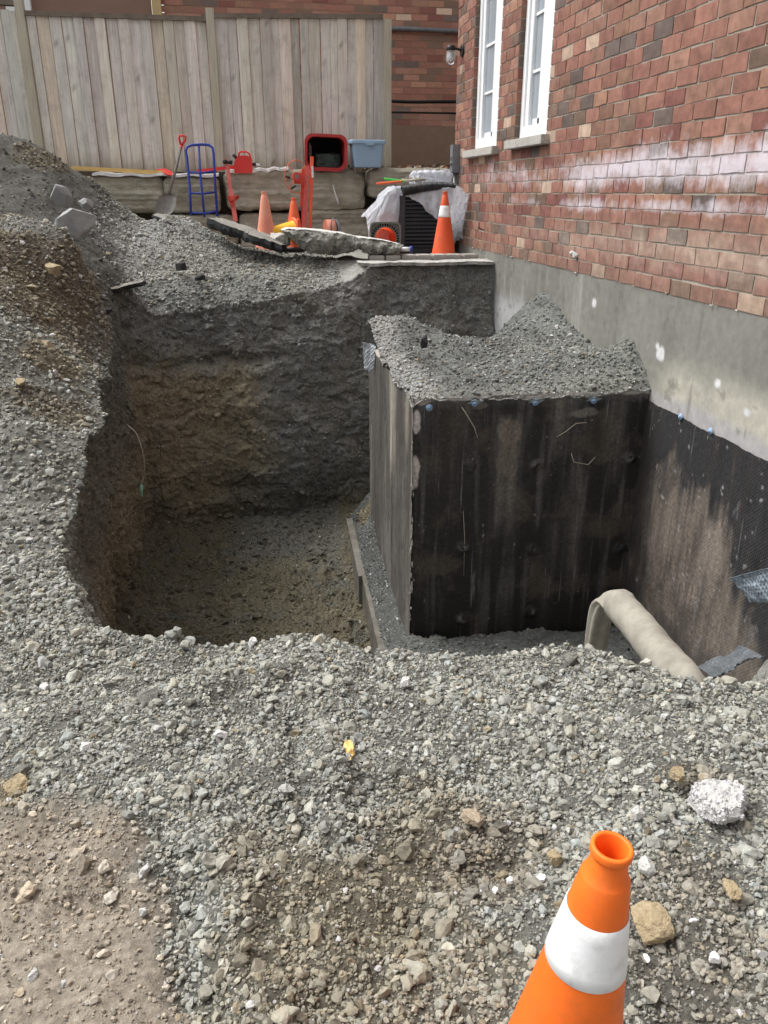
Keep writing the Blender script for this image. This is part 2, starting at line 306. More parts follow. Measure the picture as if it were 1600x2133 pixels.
ctrl += [(.0, 10.2, .86), (-1, 10.4, .9), (.8, 9.8, .87), (-1.9, 10.6, 1.3), (.6, 9.0, .87), (0.2, 9.6, .9), (-3.2, 10.6, 1.9), (-5, 9.4, 2.5), (-5, 7, 1.8), (-5, 11.5, 1.9), (1.25, 8.2, .87), (2.6, 8.2, .88), (2, 9, .88), (2.6, 9, .88), (2, 10.5, .88), (1, 11, .88), (4, 10, .88),
         (-1, 13, .9), (3, 13, .9), (5, 5, .5), (5, 1, .1), (5, -3, 0), (-5, -3, 0), (-6, 1, .1), (-6, 4, .8)]
ctrl = np.array(ctrl)
def tps_fit(c, lam=.003):
    n = len(c); d = np.sqrt(((c[:, None, :2]-c[None, :, :2])**2).sum(-1)); K = np.where(d > 0, d*d*np.log(d+1e-12), 0)+np.eye(n)*lam
    Pm = np.c_[np.ones(n), c[:, :2]]; A = np.block([[K, Pm], [Pm.T, np.zeros((3, 3))]])
    return np.linalg.solve(A, np.r_[c[:, 2], 0, 0, 0])
Wt = tps_fit(ctrl)
RIDGES = [((300, 1470), (620, 1410), .03, .07), ((620, 1520), (640, 1730), -.04, .035), ((690, 1540), (700, 1720), .025, .05), ((760, 1640), (980, 1600), -.025, .06), ((380, 1800), (400, 2060), -.035, .05), ((470, 1780), (520, 2100), .03, .08),
          ((1000, 1780), (1120, 1740), -.03, .05), ((850, 1900), (960, 2100), -.03, .06), ((1050, 1520), (1400, 1560), .02, .1), ((0, 1330), (160, 1340), .03, .08), ((700, 1950), (760, 2080), .03, .05)]
RIDGES = [(onz(*a_, 0)[:2], onz(*b_, 0)[:2], h_, w_) for a_, b_, h_, w_ in RIDGES]
def relief(X, Y):
    z = np.zeros(len(X)); nz_ = vnoise(np.c_[X, Y, 0*X], 5, 3, 6)
    for a_, b_, h_, w_ in RIDGES:
        d_ = b_-a_; t_ = np.clip(((X-a_[0])*d_[0]+(Y-a_[1])*d_[1])/(d_@d_), 0, 1); q_ = np.hypot(X-a_[0]-t_*d_[0], Y-a_[1]-t_*d_[1])*(1+.5*nz_); z += h_*np.exp(-(q_/w_)**2)
    return z
def gz(X, Y):
    X = np.asarray(X, float); Y = np.asarray(Y, float); sh = X.shape; X = X.ravel(); Y = Y.ravel()
    Xc = np.clip(X, -5.2, 4.2); Yc = np.clip(Y, -3.5, 12.5); z = Wt[-3]+Wt[-2]*Xc+Wt[-1]*Yc
    for k, c in enumerate(ctrl):
        d2 = (Xc-c[0])**2+(Yc-c[1])**2; z = z+Wt[k]*np.where(d2 > 0, .5*d2*np.log(d2+1e-12), 0)
    pat = sstep(1.0, 1.3, X)*sstep(8.0, 8.05, Y)          # the paved strip behind the pit is level
    pat = np.maximum(pat, sstep(9.6, 9.9, Y)*sstep(-.6, 0, X))
    z = z*(1-pat)+.885*pat
    P = np.c_[X, Y, np.zeros(len(X))]
    near = np.exp(-((Y-1.4)/2.2)**2)
    z = z+(1-pat)*(.06*vnoise(P, 1.7, 3, 3)+.038*vnoise(P, 6, 3, 4)+relief(X, Y)-.03*np.clip(vnoise(P, 3.3, 3, 8)-.25, 0, 1)*(Y < 2.6)*2)
    return z.reshape(sh)
NT = 1500; NF, NWL, NO = 70, 150, 250
th = np.linspace(0, 2*math.pi, NT, endpoint=False)
rr, rb = polar(rim, th), polar(bot, th)
T3 = np.c_[np.cos(th)*2, np.sin(th)*2, np.zeros(NT)]
rightside = (np.abs(th) < .75) | (th > 2*math.pi-.75)
dirv = np.c_[np.cos(th), np.sin(th)]
rimXY = CT+dirv*rr[:, None]
nearwall = sstep(2.3, 2.6, rimXY[:, 0])
rr = rr+(.05*vnoise(T3, 3, 4, 11)+.02*vnoise(T3, 16, 3, 12))*(1-nearwall)
rb = rb+.1*vnoise(T3, 3, 3, 13)*(1-nearwall)
rimXY = CT+dirv*rr[:, None]; zr = gz(rimXY[:, 0], rimXY[:, 1])
VV = []; ZONE = []
def floorz(X, Y):
    z = FLOOR+.0*X
    z = z+.42*sstep(.6, .95, X)*sstep(4.9, 4.5, Y)          # gravel bench in front of the cellar wall
    z = z+.08*sstep(6.2, 7.6, Y)+.1*sstep(-.5, -1.1, X)
    z = z+.8*np.exp(-(((X-1.35)/.42)**2+((Y-6.85)/.45)**2))
    return z
for i in range(NF):
    f = (i/(NF-1))**.8; r = rb*f; XY = CT+dirv*r[:, None]; z = floorz(XY[:, 0], XY[:, 1])+.12*sstep(.8, 1.0, f)**1.6*sstep(-.2, .3, np.sin(th)+.4*(np.cos(th) < 0))*(1-nearwall)*(1+.6*vnoise(T3, 4, 3, 15)); VV.append(np.c_[XY, z]); ZONE.append(np.zeros(NT))
zb = VV[-1][:, 2]
nearside = sstep(-.3, -.8, np.sin(th))                       # loose gravel slope on the camera's side
lean = .5
for i in range(1, NWL):
    f = i/NWL; fz = f
    # steep face low down, laying back near the top; the near side is an even slope
    pr_steep = f**1.0
    hh = .25*sstep(.0, .12, f)+.0
    prof = (1-nearside)*(sstep(.0, 1., f)*.35+.65*f**2.2)+nearside*(f)
    r = rb+(rr-rb)*prof
    z = zb+(zr-zb)*fz
    XY = CT+dirv*r[:, None]; VV.append(np.c_[XY, z]); ZONE.append(np.ones(NT))
grow = np.linspace(0, 1, NO)
rad_add = 5.2*grow**1.25
rad_add = np.r_[rad_add, 6, 7.5, 10, 15, 25, 50, 90]
for d in rad_add:
    XY = CT+dirv*(rr+d)[:, None]; VV.append(np.c_[XY, gz(XY[:, 0], XY[:, 1])]); ZONE.append(np.full(NT, 2.))
V = np.concatenate(VV); ZN = np.concatenate(ZONE); NR = len(VV)
idx = np.arange(NR*NT).reshape(NR, NT); a = idx[:-1]; b2 = idx[1:]
Fc = np.stack([a, b2, np.roll(b2, -1, 1), np.roll(a, -1, 1)], -1).reshape(-1, 4)
# roughness: 3-D displacement
keep = 1-sstep(2.44, 2.5, V[:, 0])*(V[:, 0] < 2.8)
patio = (V[:, 0] > 1.15)*(V[:, 1] > 8.12)*(ZN == 2)
wall = (ZN == 1)*1.
amp = (.03+.055*wall*sstep(-.3, .2, (V[:, 1]-3.4)))*keep*(1-patio)
amp = np.where(ZN == 0, .05*keep, amp)
rough_big = np.stack([vnoise(V, 1.9, 4, s) for s in (21, 22, 23)], 1)
rough_s = np.stack([vnoise(V*np.array([1, 1, 1.6]), 9, 4, s, .6) for s in (24, 25, 26)], 1)
rough_f = np.stack([vnoise(V, 26, 3, s, .6) for s in (27, 28, 29)], 1)
clod = np.maximum(vnoise(V, 7, 2, 30), 0)
D = rough_big*amp[:, None]*1.0+rough_s*(amp*.42)[:, None]+rough_f*((.016*(ZN < 2)+.006)*keep*(1-patio))[:, None]
D[:, 2] += (ZN == 0)*keep*clod*.09
crk = 1-np.abs(vnoise(V*np.array([1, 1, 2.6]), 2.6, 3, 37, .5))*9; crk = np.clip(crk, 0, 1)*wall*keep
crk2 = np.clip(vnoise(V*np.array([1, 1, 1.5]), 11, 3, 38, .6)-.22, 0, 1)*wall*keep
outd = np.c_[V[:, :2]-CT, np.zeros(len(V))]; outd /= np.linalg.norm(outd, axis=1)[:, None]+1e-9
cm = np.clip(.25+1.4*vnoise(V, 1.4, 3, 39), 0, 1)
Vd = V+D+outd*(crk*.035*cm+crk2*.11)[:, None]
# embedded clods keep the face lumpy
# carved hollows and undercuts in the left face (centre, radius, depth)
def hollow(p, r, d, dirn):
    g = np.exp(-(((Vd-p)/np.array(r))**2).sum(1)); return g[:, None]*np.array(dirn)*d
for p, r, d in [(at(240, 950, 4.7), (.3, .28, .25), .16), (at(205, 1090, 4.0), (.25, .2, .16), .14), (at(300, 760, 7.2), (.3, .3, .12), .12), (at(250, 1180, 4.4), (.25, .25, .2), .1), (at(470, 755, 7.75), (.5, .3, .05), .08), (at(460, 1000, 7.7), (.4, .3, .12), .08)]:
    g = np.exp(-(((V-p)/np.array(r))**2).sum(1))*wall; Vd += outd*(g*d)[:, None]
# ---- soil colours: layers and patches of different earth
GREY = np.array((.232, .231, .205)); DGREY = np.array((.19, .195, .182)); LGREY = np.array((.33, .328, .31)); TAN = np.array((.285, .248, .2)); OLV = np.array((.15, .133, .092))
OCH = np.array((.198, .172, .122)); BRN = np.array((.17, .15, .12)); HEAP = np.array((.13, .126, .112)); YEL = np.array((.215, .183, .128))
col = np.tile(GREY, (len(V), 1))
n_a = vnoise(V, 2.2, 5, 31, .6); n_b = vnoise(V, 6, 5, 32, .65); n_c = vnoise(V, 20, 3, 33)
def mixc(mask, c):
    global col; mask = np.clip(mask, 0, 1)[:, None]; col = col*(1-mask)+np.asarray(c)*mask
inpit = (ZN < 2)
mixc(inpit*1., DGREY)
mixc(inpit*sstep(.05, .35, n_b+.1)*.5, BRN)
lay = vnoise(V*np.array([.5, .5, 5]), 1.3, 4, 36, .6); mixc(wall*sstep(.1, .4, lay)*.55, BRN*.75); mixc(wall*sstep(.15, .45, -lay)*.4, LGREY*.75)
ocz = sstep(.25, -.15, V[:, 2]+.25*n_a)*sstep(.25, -.1, V[:, 0]+.25*n_b)

mixc(inpit*ocz*(1.+.5*n_b), OCH*1.3)
mixc((ZN == 0)*1., OLV*.88); mixc((ZN == 0)*sstep(.0, .35, n_a+.4*n_b)*.7, OCH*.85)
mixc((ZN == 0)*sstep(.05, .4, n_b)*.6, DGREY*.6)
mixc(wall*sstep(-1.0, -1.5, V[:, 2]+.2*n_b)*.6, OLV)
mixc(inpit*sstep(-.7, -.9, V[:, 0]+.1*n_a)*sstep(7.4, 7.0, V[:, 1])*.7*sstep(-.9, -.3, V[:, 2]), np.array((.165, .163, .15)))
mixc((wall)*sstep(-.45, -.1, V[:, 2]-zr.min()*0)*0, GREY)
near_s = wall*sstep(3.9, 3.3, V[:, 1]); mixc(near_s*sstep(-1.0, -.4, V[:, 2]), GREY)
def patch(px, py, Y, r, c, s=1., e=None, zs=1.):
    p = at(px, py, Y) if Y is not None else onz(px, py, 0); d = np.sqrt((((V-p)/np.array([1, 1, zs]))**2).sum(1))/r
    mk_ = sstep(1.15, .6, d+.55*n_b+.25*n_c)*s; mixc(mk_, c)
    return mk_
# dark heap, back left
mixc((ZN == 2)*sstep(6.75, 7.0, V[:, 1]+.12*n_a)*sstep(-.95, -1.12, V[:, 0]+.12*n_b+np.clip(V[:, 1]-8.0, 0, 2)*.28), HEAP)
for a_ in [(60, 520, 6.3, .75, YEL*.8, .8), (90, 580, 6.0, .5, BRN, .7), (120, 640, 5.8, .4, YEL*.8, .55), (30, 620, 5.6, .35, YEL, .6), (180, 560, 6.6, .3, YEL, .5), (70, 470, 6.45, .25, LGREY*.9, .7), (110, 760, 5.1, .22, YEL, .8), (160, 720, 5.5, .25, YEL, .6), (110, 850, 4.6, .25, YEL*.8, .6),
           (85, 335, 9.1, .3, YEL*.8, .7),
           (350, 520, 8.6, .75, LGREY, .9), (430, 560, 8.3, .6, GREY*1.15, .8), (700, 590, 8.1, .35, LGREY, .6), (500, 640, 7.9, .5, DGREY, .8), (350, 650, 7.8, .5, DGREY*1.1, .8)]: patch(*a_)
tanm = np.zeros(len(V))
for px, py, r, c, s in [(110, 2020, .26, TAN, 1), (40, 1850, .2, TAN*.95, 1), (240, 1770, .1, TAN*.9, .9), (250, 2090, .13, TAN, 1), (260, 1950, .1, TAN*.95, .8), (-150, 1900, .4, TAN, 1), (-100, 2200, .4, TAN, 1), (100, 1720, .08, TAN*.9, .8),
                        (560, 1800, .16, OCH*.95, .5), (700, 1950, .25, OCH*.95, .5), (900, 1700, .2, OCH*.85, .6), (820, 1850, .2, OCH*.9, .5), (600, 2080, .2, OCH*.9, .5), (1000, 1780, .15, BRN, .7), (1050, 1700, .15, BRN, .6), (900, 2080, .2, OCH, .5),
                        (20, 1650, .1, OCH, .9), (1450, 1640, .1, BRN, .7), (1450, 1950, .25, BRN, .6)]:
    mk_ = patch(px, py, None, r, c, s)
    if c[0]-c[2] < .09 and c[0] > .22 and c[1] > .18 and px < 320 and c[1] > .2: tanm = np.maximum(tanm, mk_)
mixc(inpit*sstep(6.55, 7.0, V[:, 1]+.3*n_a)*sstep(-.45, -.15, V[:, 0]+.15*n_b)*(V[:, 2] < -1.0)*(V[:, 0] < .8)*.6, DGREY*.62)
mixc((ZN == 0)*sstep(.7, .9, V[:, 0])*sstep(5.0, 4.7, V[:, 1]), DGREY*.6); mixc(near_s*1., GREY)
mixc((ZN == 2)*patio, GREY*1.1)
basec = col.copy(); nearb = (ZN == 2)*(V[:, 1] < 3.6)*(V[:, 1] > .4); col = col*(1-.42*(nearb*(1-tanm))[:, None]); bank = (ZN == 2)*(V[:, 1] >= 3.6)*(V[:, 0] < .95)*(V[:, 1] < 9.8); col = col*(1-.22*bank[:, None])  # soil under the stones darkened: shade of the gaps put into its colour
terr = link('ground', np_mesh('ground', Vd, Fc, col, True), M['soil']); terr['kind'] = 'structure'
TCOL = basec
# ------------------------------------------------------------------ gravel scattering
def rock_base(sub, seed, cuts=9, flat=.0):
    rg = np.random.default_rng(seed); bm = bmesh.new(); bmesh.ops.create_icosphere(bm, subdivisions=sub, radius=1)
    Vb = np.array([v.co for v in bm.verts]); Fb = np.array([[v.index for v in f.verts] for f in bm.faces]); bm.free()
    for _ in range(cuts):
        n = rg.normal(size=3); n /= np.linalg.norm(n); d = rg.uniform(.45, .8); s = Vb@n; ov = np.maximum(s-d, 0); Vb = Vb-ov[:, None]*n
    Vb *= rg.uniform(.7, 1.15, 3); Vb += rg.normal(size=Vb.shape)*.06
    return Vb/np.abs(Vb).max(), Fb
R12 = [rock_base(1, s, 5) for s in range(10)]; R42 = [rock_base(2, 100+s, 12) for s in range(14)]
def rotmats(n, rg):
    q = rg.normal(size=(n, 4)); q /= np.linalg.norm(q, axis=1)[:, None]; w_, x, y, z = q.T
    return np.stack([1-2*(y*y+z*z), 2*(x*y-z*w_), 2*(x*z+y*w_), 2*(x*y+z*w_), 1-2*(x*x+z*z), 2*(y*z-x*w_), 2*(x*z-y*w_), 2*(y*z+x*w_), 1-2*(x*x+y*y)], -1).reshape(n, 3, 3)
def rocks_mesh(name, P, S, Cc, bases, seed=1):
    rg = np.random.default_rng(seed); which = rg.integers(0, len(bases), len(P)); Vs, Fs, Cs = [], [], []; off = 0
    Rm = rotmats(len(P), rg); an = rg.uniform(.65, 1.2, (len(P), 3))
    for k, (Vb, Fb) in enumerate(bases):
        I = np.where(which == k)[0]
        if not len(I): continue
        X = np.einsum('nij,nvj->nvi', Rm[I], Vb[None]*an[I][:, None])*S[I][:, None, None]*np.array([1, 1, .85])+P[I][:, None]
        Vs.append(X.reshape(-1, 3)); Fs.append((Fb[None]+(np.arange(len(I))*len(Vb))[:, None, None]+off).reshape(-1, 3)); Cs.append(np.repeat(Cc[I], len(Vb), 0)); off += len(I)*len(Vb)
    return np_mesh(name, np.concatenate(Vs), np.concatenate(Fs), np.concatenate(Cs), False)
fa = Vd[Fc]; fcen = fa.mean(1); farea = np.linalg.norm(np.cross(fa[:, 2]-fa[:, 0], fa[:, 3]-fa[:, 1]), axis=1)/2
fcol = TCOL[Fc[:, 0]]; fzn = ZN[Fc[:, 0]]
fnrm = np.cross(fa[:, 2]-fa[:, 0], fa[:, 3]-fa[:, 1]); fnrm /= np.linalg.norm(fnrm, axis=1)[:, None]+1e-12
def scatter(mask_density, rg):
    lam = farea*mask_density; n = rg.poisson(lam); I = np.repeat(np.arange(len(lam)), n); u = rg.uniform(size=(len(I), 2))
    q = fa[I]; return I, (q[:, 0]*(1-u[:, :1])*(1-u[:, 1:])+q[:, 1]*u[:, :1]*(1-u[:, 1:])+q[:, 2]*u[:, :1]*u[:, 1:]+q[:, 3]*(1-u[:, :1])*u[:, 1:])
def stone_cols(base, rg, pale=.04, vr=.22, warm=.1):
    n = len(base); c = base*(1.08+rg.normal(size=(n, 1))*vr); c = c*(1+rg.normal(size=(n, 1))*np.array([.025, .0, -.035]))
    g = rg.uniform(size=n); c = np.where((g < pale)[:, None], np.array([.42, .41, .4])*rg.uniform(.8, 1.2, (n, 1)), c)
    g2 = rg.uniform(size=n); c = np.where((g2 < warm)[:, None], np.array([.32, .27, .19])*rg.uniform(.6, 1.05, (n, 1)), c)
    return np.clip(c, .02, .75)
nb_f = n_b[Fc[:, 0]]; na_f = n_a[Fc[:, 0]]
isT = tanm[Fc[:, 0]]      # packed earth carries few stones
near = ((fzn == 2) | ((fzn == 1) & (fcen[:, 2] > -.45)))*(fcen[:, 1] > .6)*(fcen[:, 1] < 3.3)*(fcen[:, 0] > -2.2)*(fcen[:, 0] < 2.5)
sunk = np.array([0, 0, 1.])
rg = np.random.default_rng(5)
isT = np.clip(isT*(1.05+1.3*nb_f), 0, 1)
dens = near*(1-.93*isT)*(.4+.85*sstep(-.3, .15, nb_f+.35*na_f))
def sizes(n, mu, sg, mx, rg): return np.minimum(np.exp(rg.normal(math.log(mu), sg, n)), mx)
I, P = scatter(dens*8200, rg); S = sizes(len(I), .0063, .52, .030, rg)
P = P+fnrm[I]*(S*rg.uniform(-.2, .55, len(I)))[:, None]
g1 = link('gravel', rocks_mesh('gravel', P, S, stone_cols(fcol[I]*1.24, rg, .025, .17, .02), R42), M['stone'])
tag(g1, 'loose grey crushed gravel lumps covering the ground in front of the pit', 'gravel', kind='stuff')
I, P = scatter(near*(1-.7*isT)*9000, rg); S = sizes(len(I), .0042, .35, .009, rg); P = P+fnrm[I]*(S*.4)[:, None]
g2 = link('gravel_fines', rocks_mesh('gravel_fines', P, S, stone_cols(fcol[I]*1.02, rg, .02, .18, .01), R12), M['stone'])
tag(g2, 'fine grit between the gravel lumps in front of the pit', 'grit', kind='stuff')
far = (fzn == 2)*(fcen[:, 1] >= 2.9)*(fcen[:, 1] < 9.9)*(fcen[:, 0] > -4)*(fcen[:, 0] < .95)
heapm = (fcol[:, 0] < .15)*(fcen[:, 1] > 6.5)
d_far = far*(1-.9*heapm)
I, P = scatter(d_far*2600, rg); S = sizes(len(I), .010, .45, .035, rg); P = P+fnrm[I]*(S*rg.uniform(-.1, .5, len(I)))[:, None]
g3 = link('gravel', rocks_mesh('gravel_far', P, S, stone_cols(fcol[I]*1.05, rg, .06, .22, .02), R12), M['stone'])
tag(g3, 'stony gravel spoil along the left edge and behind the pit', 'gravel', kind='stuff')
wallm = (fzn <= 1)*(fcen[:, 0] < 2.48)*(fcen[:, 1] > 3.3)
I, P = scatter(wallm*(1500+1200*(fzn == 0)+900*(fcen[:, 2] > .15)), rg); S = sizes(len(I), .0062, .5, .05, rg); P = P+fnrm[I]*(S*.2)[:, None]
g4 = link('pit_stones', rocks_mesh('pit_stones', P, S, stone_cols(fcol[I]*1.0, rg, .012, .16, .0), R12), M['stone'])
tag(g4, 'small stones embedded in the earth sides and floor of the pit', 'stones', kind='stuff')

# ------------------------------------------------------------------ house on the right
Wy0, Wy1 = -1.5, 9.85
house = thing('brick_house', 'red brick house with white windows standing above the open pit on the right', 'house', (0, 0, 0))
BH, BL = .0935, .232; BZ = .985
holes = [(6.83, 7.66, 1.985, 4.6), (8.2, 9.15, 1.965, 4.6)]
def grid_plane(fn, nu, nv):
    u, v = np.meshgrid(np.linspace(0, 1, nu), np.linspace(0, 1, nv), indexing='ij'); P = fn(u.ravel(), v.ravel())
    ii = np.arange(nu*nv).reshape(nu, nv); Fq = np.stack([ii[:-1, :-1], ii[1:, :-1], ii[1:, 1:], ii[:-1, 1:]], -1).reshape(-1, 4); return P, Fq
BRICKS = [(.335, .165, .125), (.30, .147, .112), (.345, .188, .14), (.25, .108, .09), (.21, .14, .105), (.165, .125, .11), (.38, .21, .145), (.28, .155, .11), (.52, .38, .29)]
BW = [.24, .2, .17, .1, .08, .07, .06, .06, .02]
def brick_wall(name, parent, axis, pos, u0, u1, z0, z1, holes=(), proud=.008, seed=1, outward=-1, bh=BH, bl=BL, tint=1., white=True, gsub=4):
    rg = np.random.default_rng(seed); V_, F_l, C_ = [], [], []; row = 0; z = z0; jo = .011; off = 0
    while z < z1-.01:
        u = u0-(bl/2 if row % 2 else 0)
        while u < u1:
            a, e = max(u+jo/2, u0), min(u+bl-jo/2, u1)
            segs = [(a, e)]
            for h in holes:
                if z+bh-jo > h[2] and z < h[3]:
                    ns = []
                    for s0, s1 in segs:
                        if s1 <= h[0] or s0 >= h[1]: ns.append((s0, s1)); continue
                        if s0 < h[0]: ns.append((s0, h[0]))
                        if s1 > h[1]: ns.append((h[1], s1))
                    segs = ns
            base = np.array(BRICKS[rg.choice(9, p=BW)])*rg.uniform(.85, 1.12)*tint
            for s0, s1 in segs:
                if s1-s0 < .02: continue
                j = rg.normal(size=3)*.0018; rag = rg.normal(size=(gsub*3, 2))*.0016
                us = np.linspace(s0, s1, gsub); zs = np.linspace(z, z+bh-jo, 3); pr_ = proud+abs(j[0])
                uu, zz = np.meshgrid(us, zs, indexing='ij'); uu = uu.ravel()+j[1]; zz = zz.ravel()+j[2]
                edge = ((uu < us[0]+j[1]+.001) | (uu > us[-1]+j[1]-.001) | (zz < zs[0]+j[2]+.001) | (zz > zs[-1]+j[2]-.001)); uu = uu+rag[:, 0]; zz = zz+rag[:, 1]
                front = np.full(len(uu), pr_)-edge*.0015; ni = len(uu)
                # front grid + skirt
                Pn = [(a_, b_, f_) for a_, b_, f_ in zip(uu, zz, front)]
                ids = np.arange(ni).reshape(gsub, 3); loop = list(ids[:, 0])+list(ids[-1, 1:])+list(ids[:-1, -1][::-1])+list(ids[0, 1:-1][::-1])
                Fq = [[ids[i, k], ids[i+1, k], ids[i+1, k+1], ids[i, k+1]] for i in range(gsub-1) for k in range(2)]
                for q in loop: Pn.append((uu[q], zz[q], -.004))
                n2 = len(loop); Fq += [[loop[i], loop[(i+1) % n2], ni+(i+1) % n2, ni+i] for i in range(n2)]
                A = np.array(Pn)
                if axis == 'x': Pw = np.c_[pos+outward*A[:, 2], A[:, 0], A[:, 1]]
                else: Pw = np.c_[A[:, 0], pos+outward*A[:, 2], A[:, 1]]
                V_.append(Pw); F_l.append(np.array(Fq)+off); C_.append(np.tile(base, (len(Pw), 1))); off += len(Pw)
            u += bl
        z += bh; row += 1
    V_ = np.concatenate(V_); F_l = np.concatenate(F_l); C_ = np.concatenate(C_)
    if white:   # salt bloom and old mortar smears on the lower courses
        n1, n2 = vnoise(V_, 1.6, 4, 51), vnoise(V_, 9, 4, 52, .6)
        ym = V_[:, 1]; n4 = vnoise(V_, 28, 3, 53, .6); n5 = vnoise(V_*np.array([1, .35, 1.3]), 5, 4, 54)
        C_ = C_*(1+.16*n4[:, None]+.1*n2[:, None])
        b3 = np.exp(-((V_[:, 2]-1.22+.04*n1)/(.12))**2)*sstep(9, 4, ym)*np.clip(.55+.9*n2, 0, .8)
        C_ = C_*(1-b3[:, None])+np.array([.42, .34, .28])*b3[:, None]
        b4 = sstep(1.12, 1.0, V_[:, 2])*.45; C_ = C_*(1-b4[:, None])+np.array([.24, .17, .13])*b4[:, None]
    return link(name, np_mesh(name, V_, F_l, C_, False), M['brick_salt'] if white else M['brick'], parent)
brick_wall('wall', house, 'x', WX, Wy0, Wy1, BZ, 5.6, holes, .0045, 3, tint=.84)
# mortar/backing wall with openings, cut as strips
mb = MB()
def wallbox(y0, y1, z0, z1): mb.box((WX+.1475, (y0+y1)/2, (z0+z1)/2), (.294, y1-y0, z1-z0))
wallbox(Wy0, 6.83, BZ-.006, 5.6); wallbox(7.66, 8.2, BZ-.006, 5.6); wallbox(9.15, Wy1, BZ-.006, 5.6)
wallbox(6.83, 7.66, BZ-.006, 1.985); wallbox(6.83, 7.66, 4.6, 5.6); wallbox(8.2, 9.15, BZ-.006, 1.965); wallbox(8.2, 9.15, 4.6, 5.6)
mb.box((5.4, Wy1-.15, 3.3), (5.2, .3, 4.62)); mb.box((5.4, (Wy0+Wy1)/2, 5.75), (5.8, Wy1-Wy0, .2))
mb.build('mortar', M['mortar_salt'], house)
brick_wall('wall', house, 'y', Wy1, WX+.012, 6, BZ, 5.6, (), .0045, 5, 1, white=False)
for h in holes:   # bricks turned into the window reveal
    rv = (MB(), MB()); z = BZ; k = 0
    while z < 4.5:
        if z+BH > h[2]:
            z_0 = max(z, h[2])
            c = np.array(BRICKS[[4, 5, 0, 5, 3, 7, 4, 0][(k*5+int(h[0]*3)) % 8]])*.8
            rv[0].box((WX+.05, h[1]+.004, (z_0+z+BH-.011)/2), (.11, .018, z+BH-.011-z_0), col=tuple(c))
            rv[1].box((WX+.05, h[0]-.004, (z_0+z+BH-.011)/2), (.11, .018, z+BH-.011-z_0), col=tuple(c))
        z += BH; k += 1
    for q_ in rv: q_.build('reveal', M['brick'], house, col=True)
# foundation concrete, with its real stains
def fcolr(P):
    n1, n2, n3 = vnoise(P*np.array([1, 1, .5]), 2.5, 5, 61, .6), vnoise(P*np.array([1, 1, .12]), 9, 4, 62), vnoise(P, 14, 4, 63)
    c = np.tile(np.array([.215, .212, .188]), (len(P), 1)); Y, Z = P[:, 1], P[:, 2]
    def mx(mk, cc):
        nonlocal c; mk = np.clip(mk, 0, 1)[:, None]; c = c*(1-mk)+np.array(cc)*mk
    mx(sstep(.0, .4, n1)*.6, [.16, .157, .138]); mx(sstep(.12, .5, n2)*.6*sstep(4, 7, Y), [.4, .4, .37]); mx(sstep(.15, .5, vnoise(P*np.array([1, 1, .2]), 3, 4, 65))*.6, [.3, .295, .26])
    mx(sstep(.72, .5, Z+.06*n1+.02*(Y-3.5))*sstep(4.75, 4.2, Y)*np.clip(.75+.9*n1+.4*n3, 0, 1), [.47, .445, .375])
    mx(sstep(.44, .36, Z+.05*n1)*sstep(5, 4.3, Y)*.9, [.37, .355, .36])
    mx(sstep(.7, .5, Z+.1*n1)*sstep(6.9, 7.2, Y)*.8, [.42, .42, .43])
    mx(sstep(.3, .5, n3+.5*n1)*.5, [.13, .125, .11]); mx(sstep(.93, .975, Z+.02*n3)*.5, [.2, .19, .17])
    for ys in (6.2, 5.2, 4.15): mx(np.exp(-((Y-ys)/.012)**2)*(n3 > -.1)*.55, [.14, .13, .12])
    for ys, zs, rr_ in ((4.55, .62, .05), (4.6, .66, .025), (3.9, .58, .03), (5.6, .8, .04), (3.6, .5, .03)): mx(sstep(1.2, .7, np.hypot(Y-ys, (Z-zs)*1.2)/rr_+.5*n3), [.62, .62, .62])
    mx(sstep(.35, .6, n2)*sstep(6, 3.5, Y)*.5, [.17, .16, .14])
    return c
fP, fQ = grid_plane(lambda u, v: np.c_[np.full(len(u), WX), Wy0+(Wy1-Wy0)*u, -2.3+(BZ-.004+2.3)*v], 900, 260)
n = vnoise(fP, 5, 4, 64); fP[:, 0] += .003*n
link('foundation', np_mesh('foundation', fP, fQ, fcolr(fP), True), M['concrete'], house)
MB().box((WX+.16, (Wy0+Wy1)/2, (-2.3+BZ-.01)/2), (.3, Wy1-Wy0-.01, BZ-.01+2.3)).box((5.4, Wy1-.16, (-.3+BZ)/2), (5.2, .3, BZ+.3-.02)).build('foundation', M['concrete'], house)
# loose mortar line and clot at brick foot
mb = MB()
for k in range(28):
    y = 3 + 7*random.random(); 
    if y > 9.6: continue
    mb.add(*(lambda b_: (b_[0]*np.array([.006, .02, .006])*random.uniform(.5, 1.3)+np.array([WX-.011, y, BZ-.004+random.uniform(-.004, .004)+0]), b_[1]))(R12[k % 10]))
mb.build('mortar_droppings', M['mortar'], house)['kind'] = 'stuff'
mb = MB(); p = at(1205, 540, 5.9)
for k in range(9): mb.add(R42[k][0]*random.uniform(.014, .028)+np.array([WX-.018, 6.02+random.uniform(-.05, .05), 1.105+random.uniform(-.015, .015)]), R42[k][1])
mb.build('mortar_clot', M['whitestone'], house)
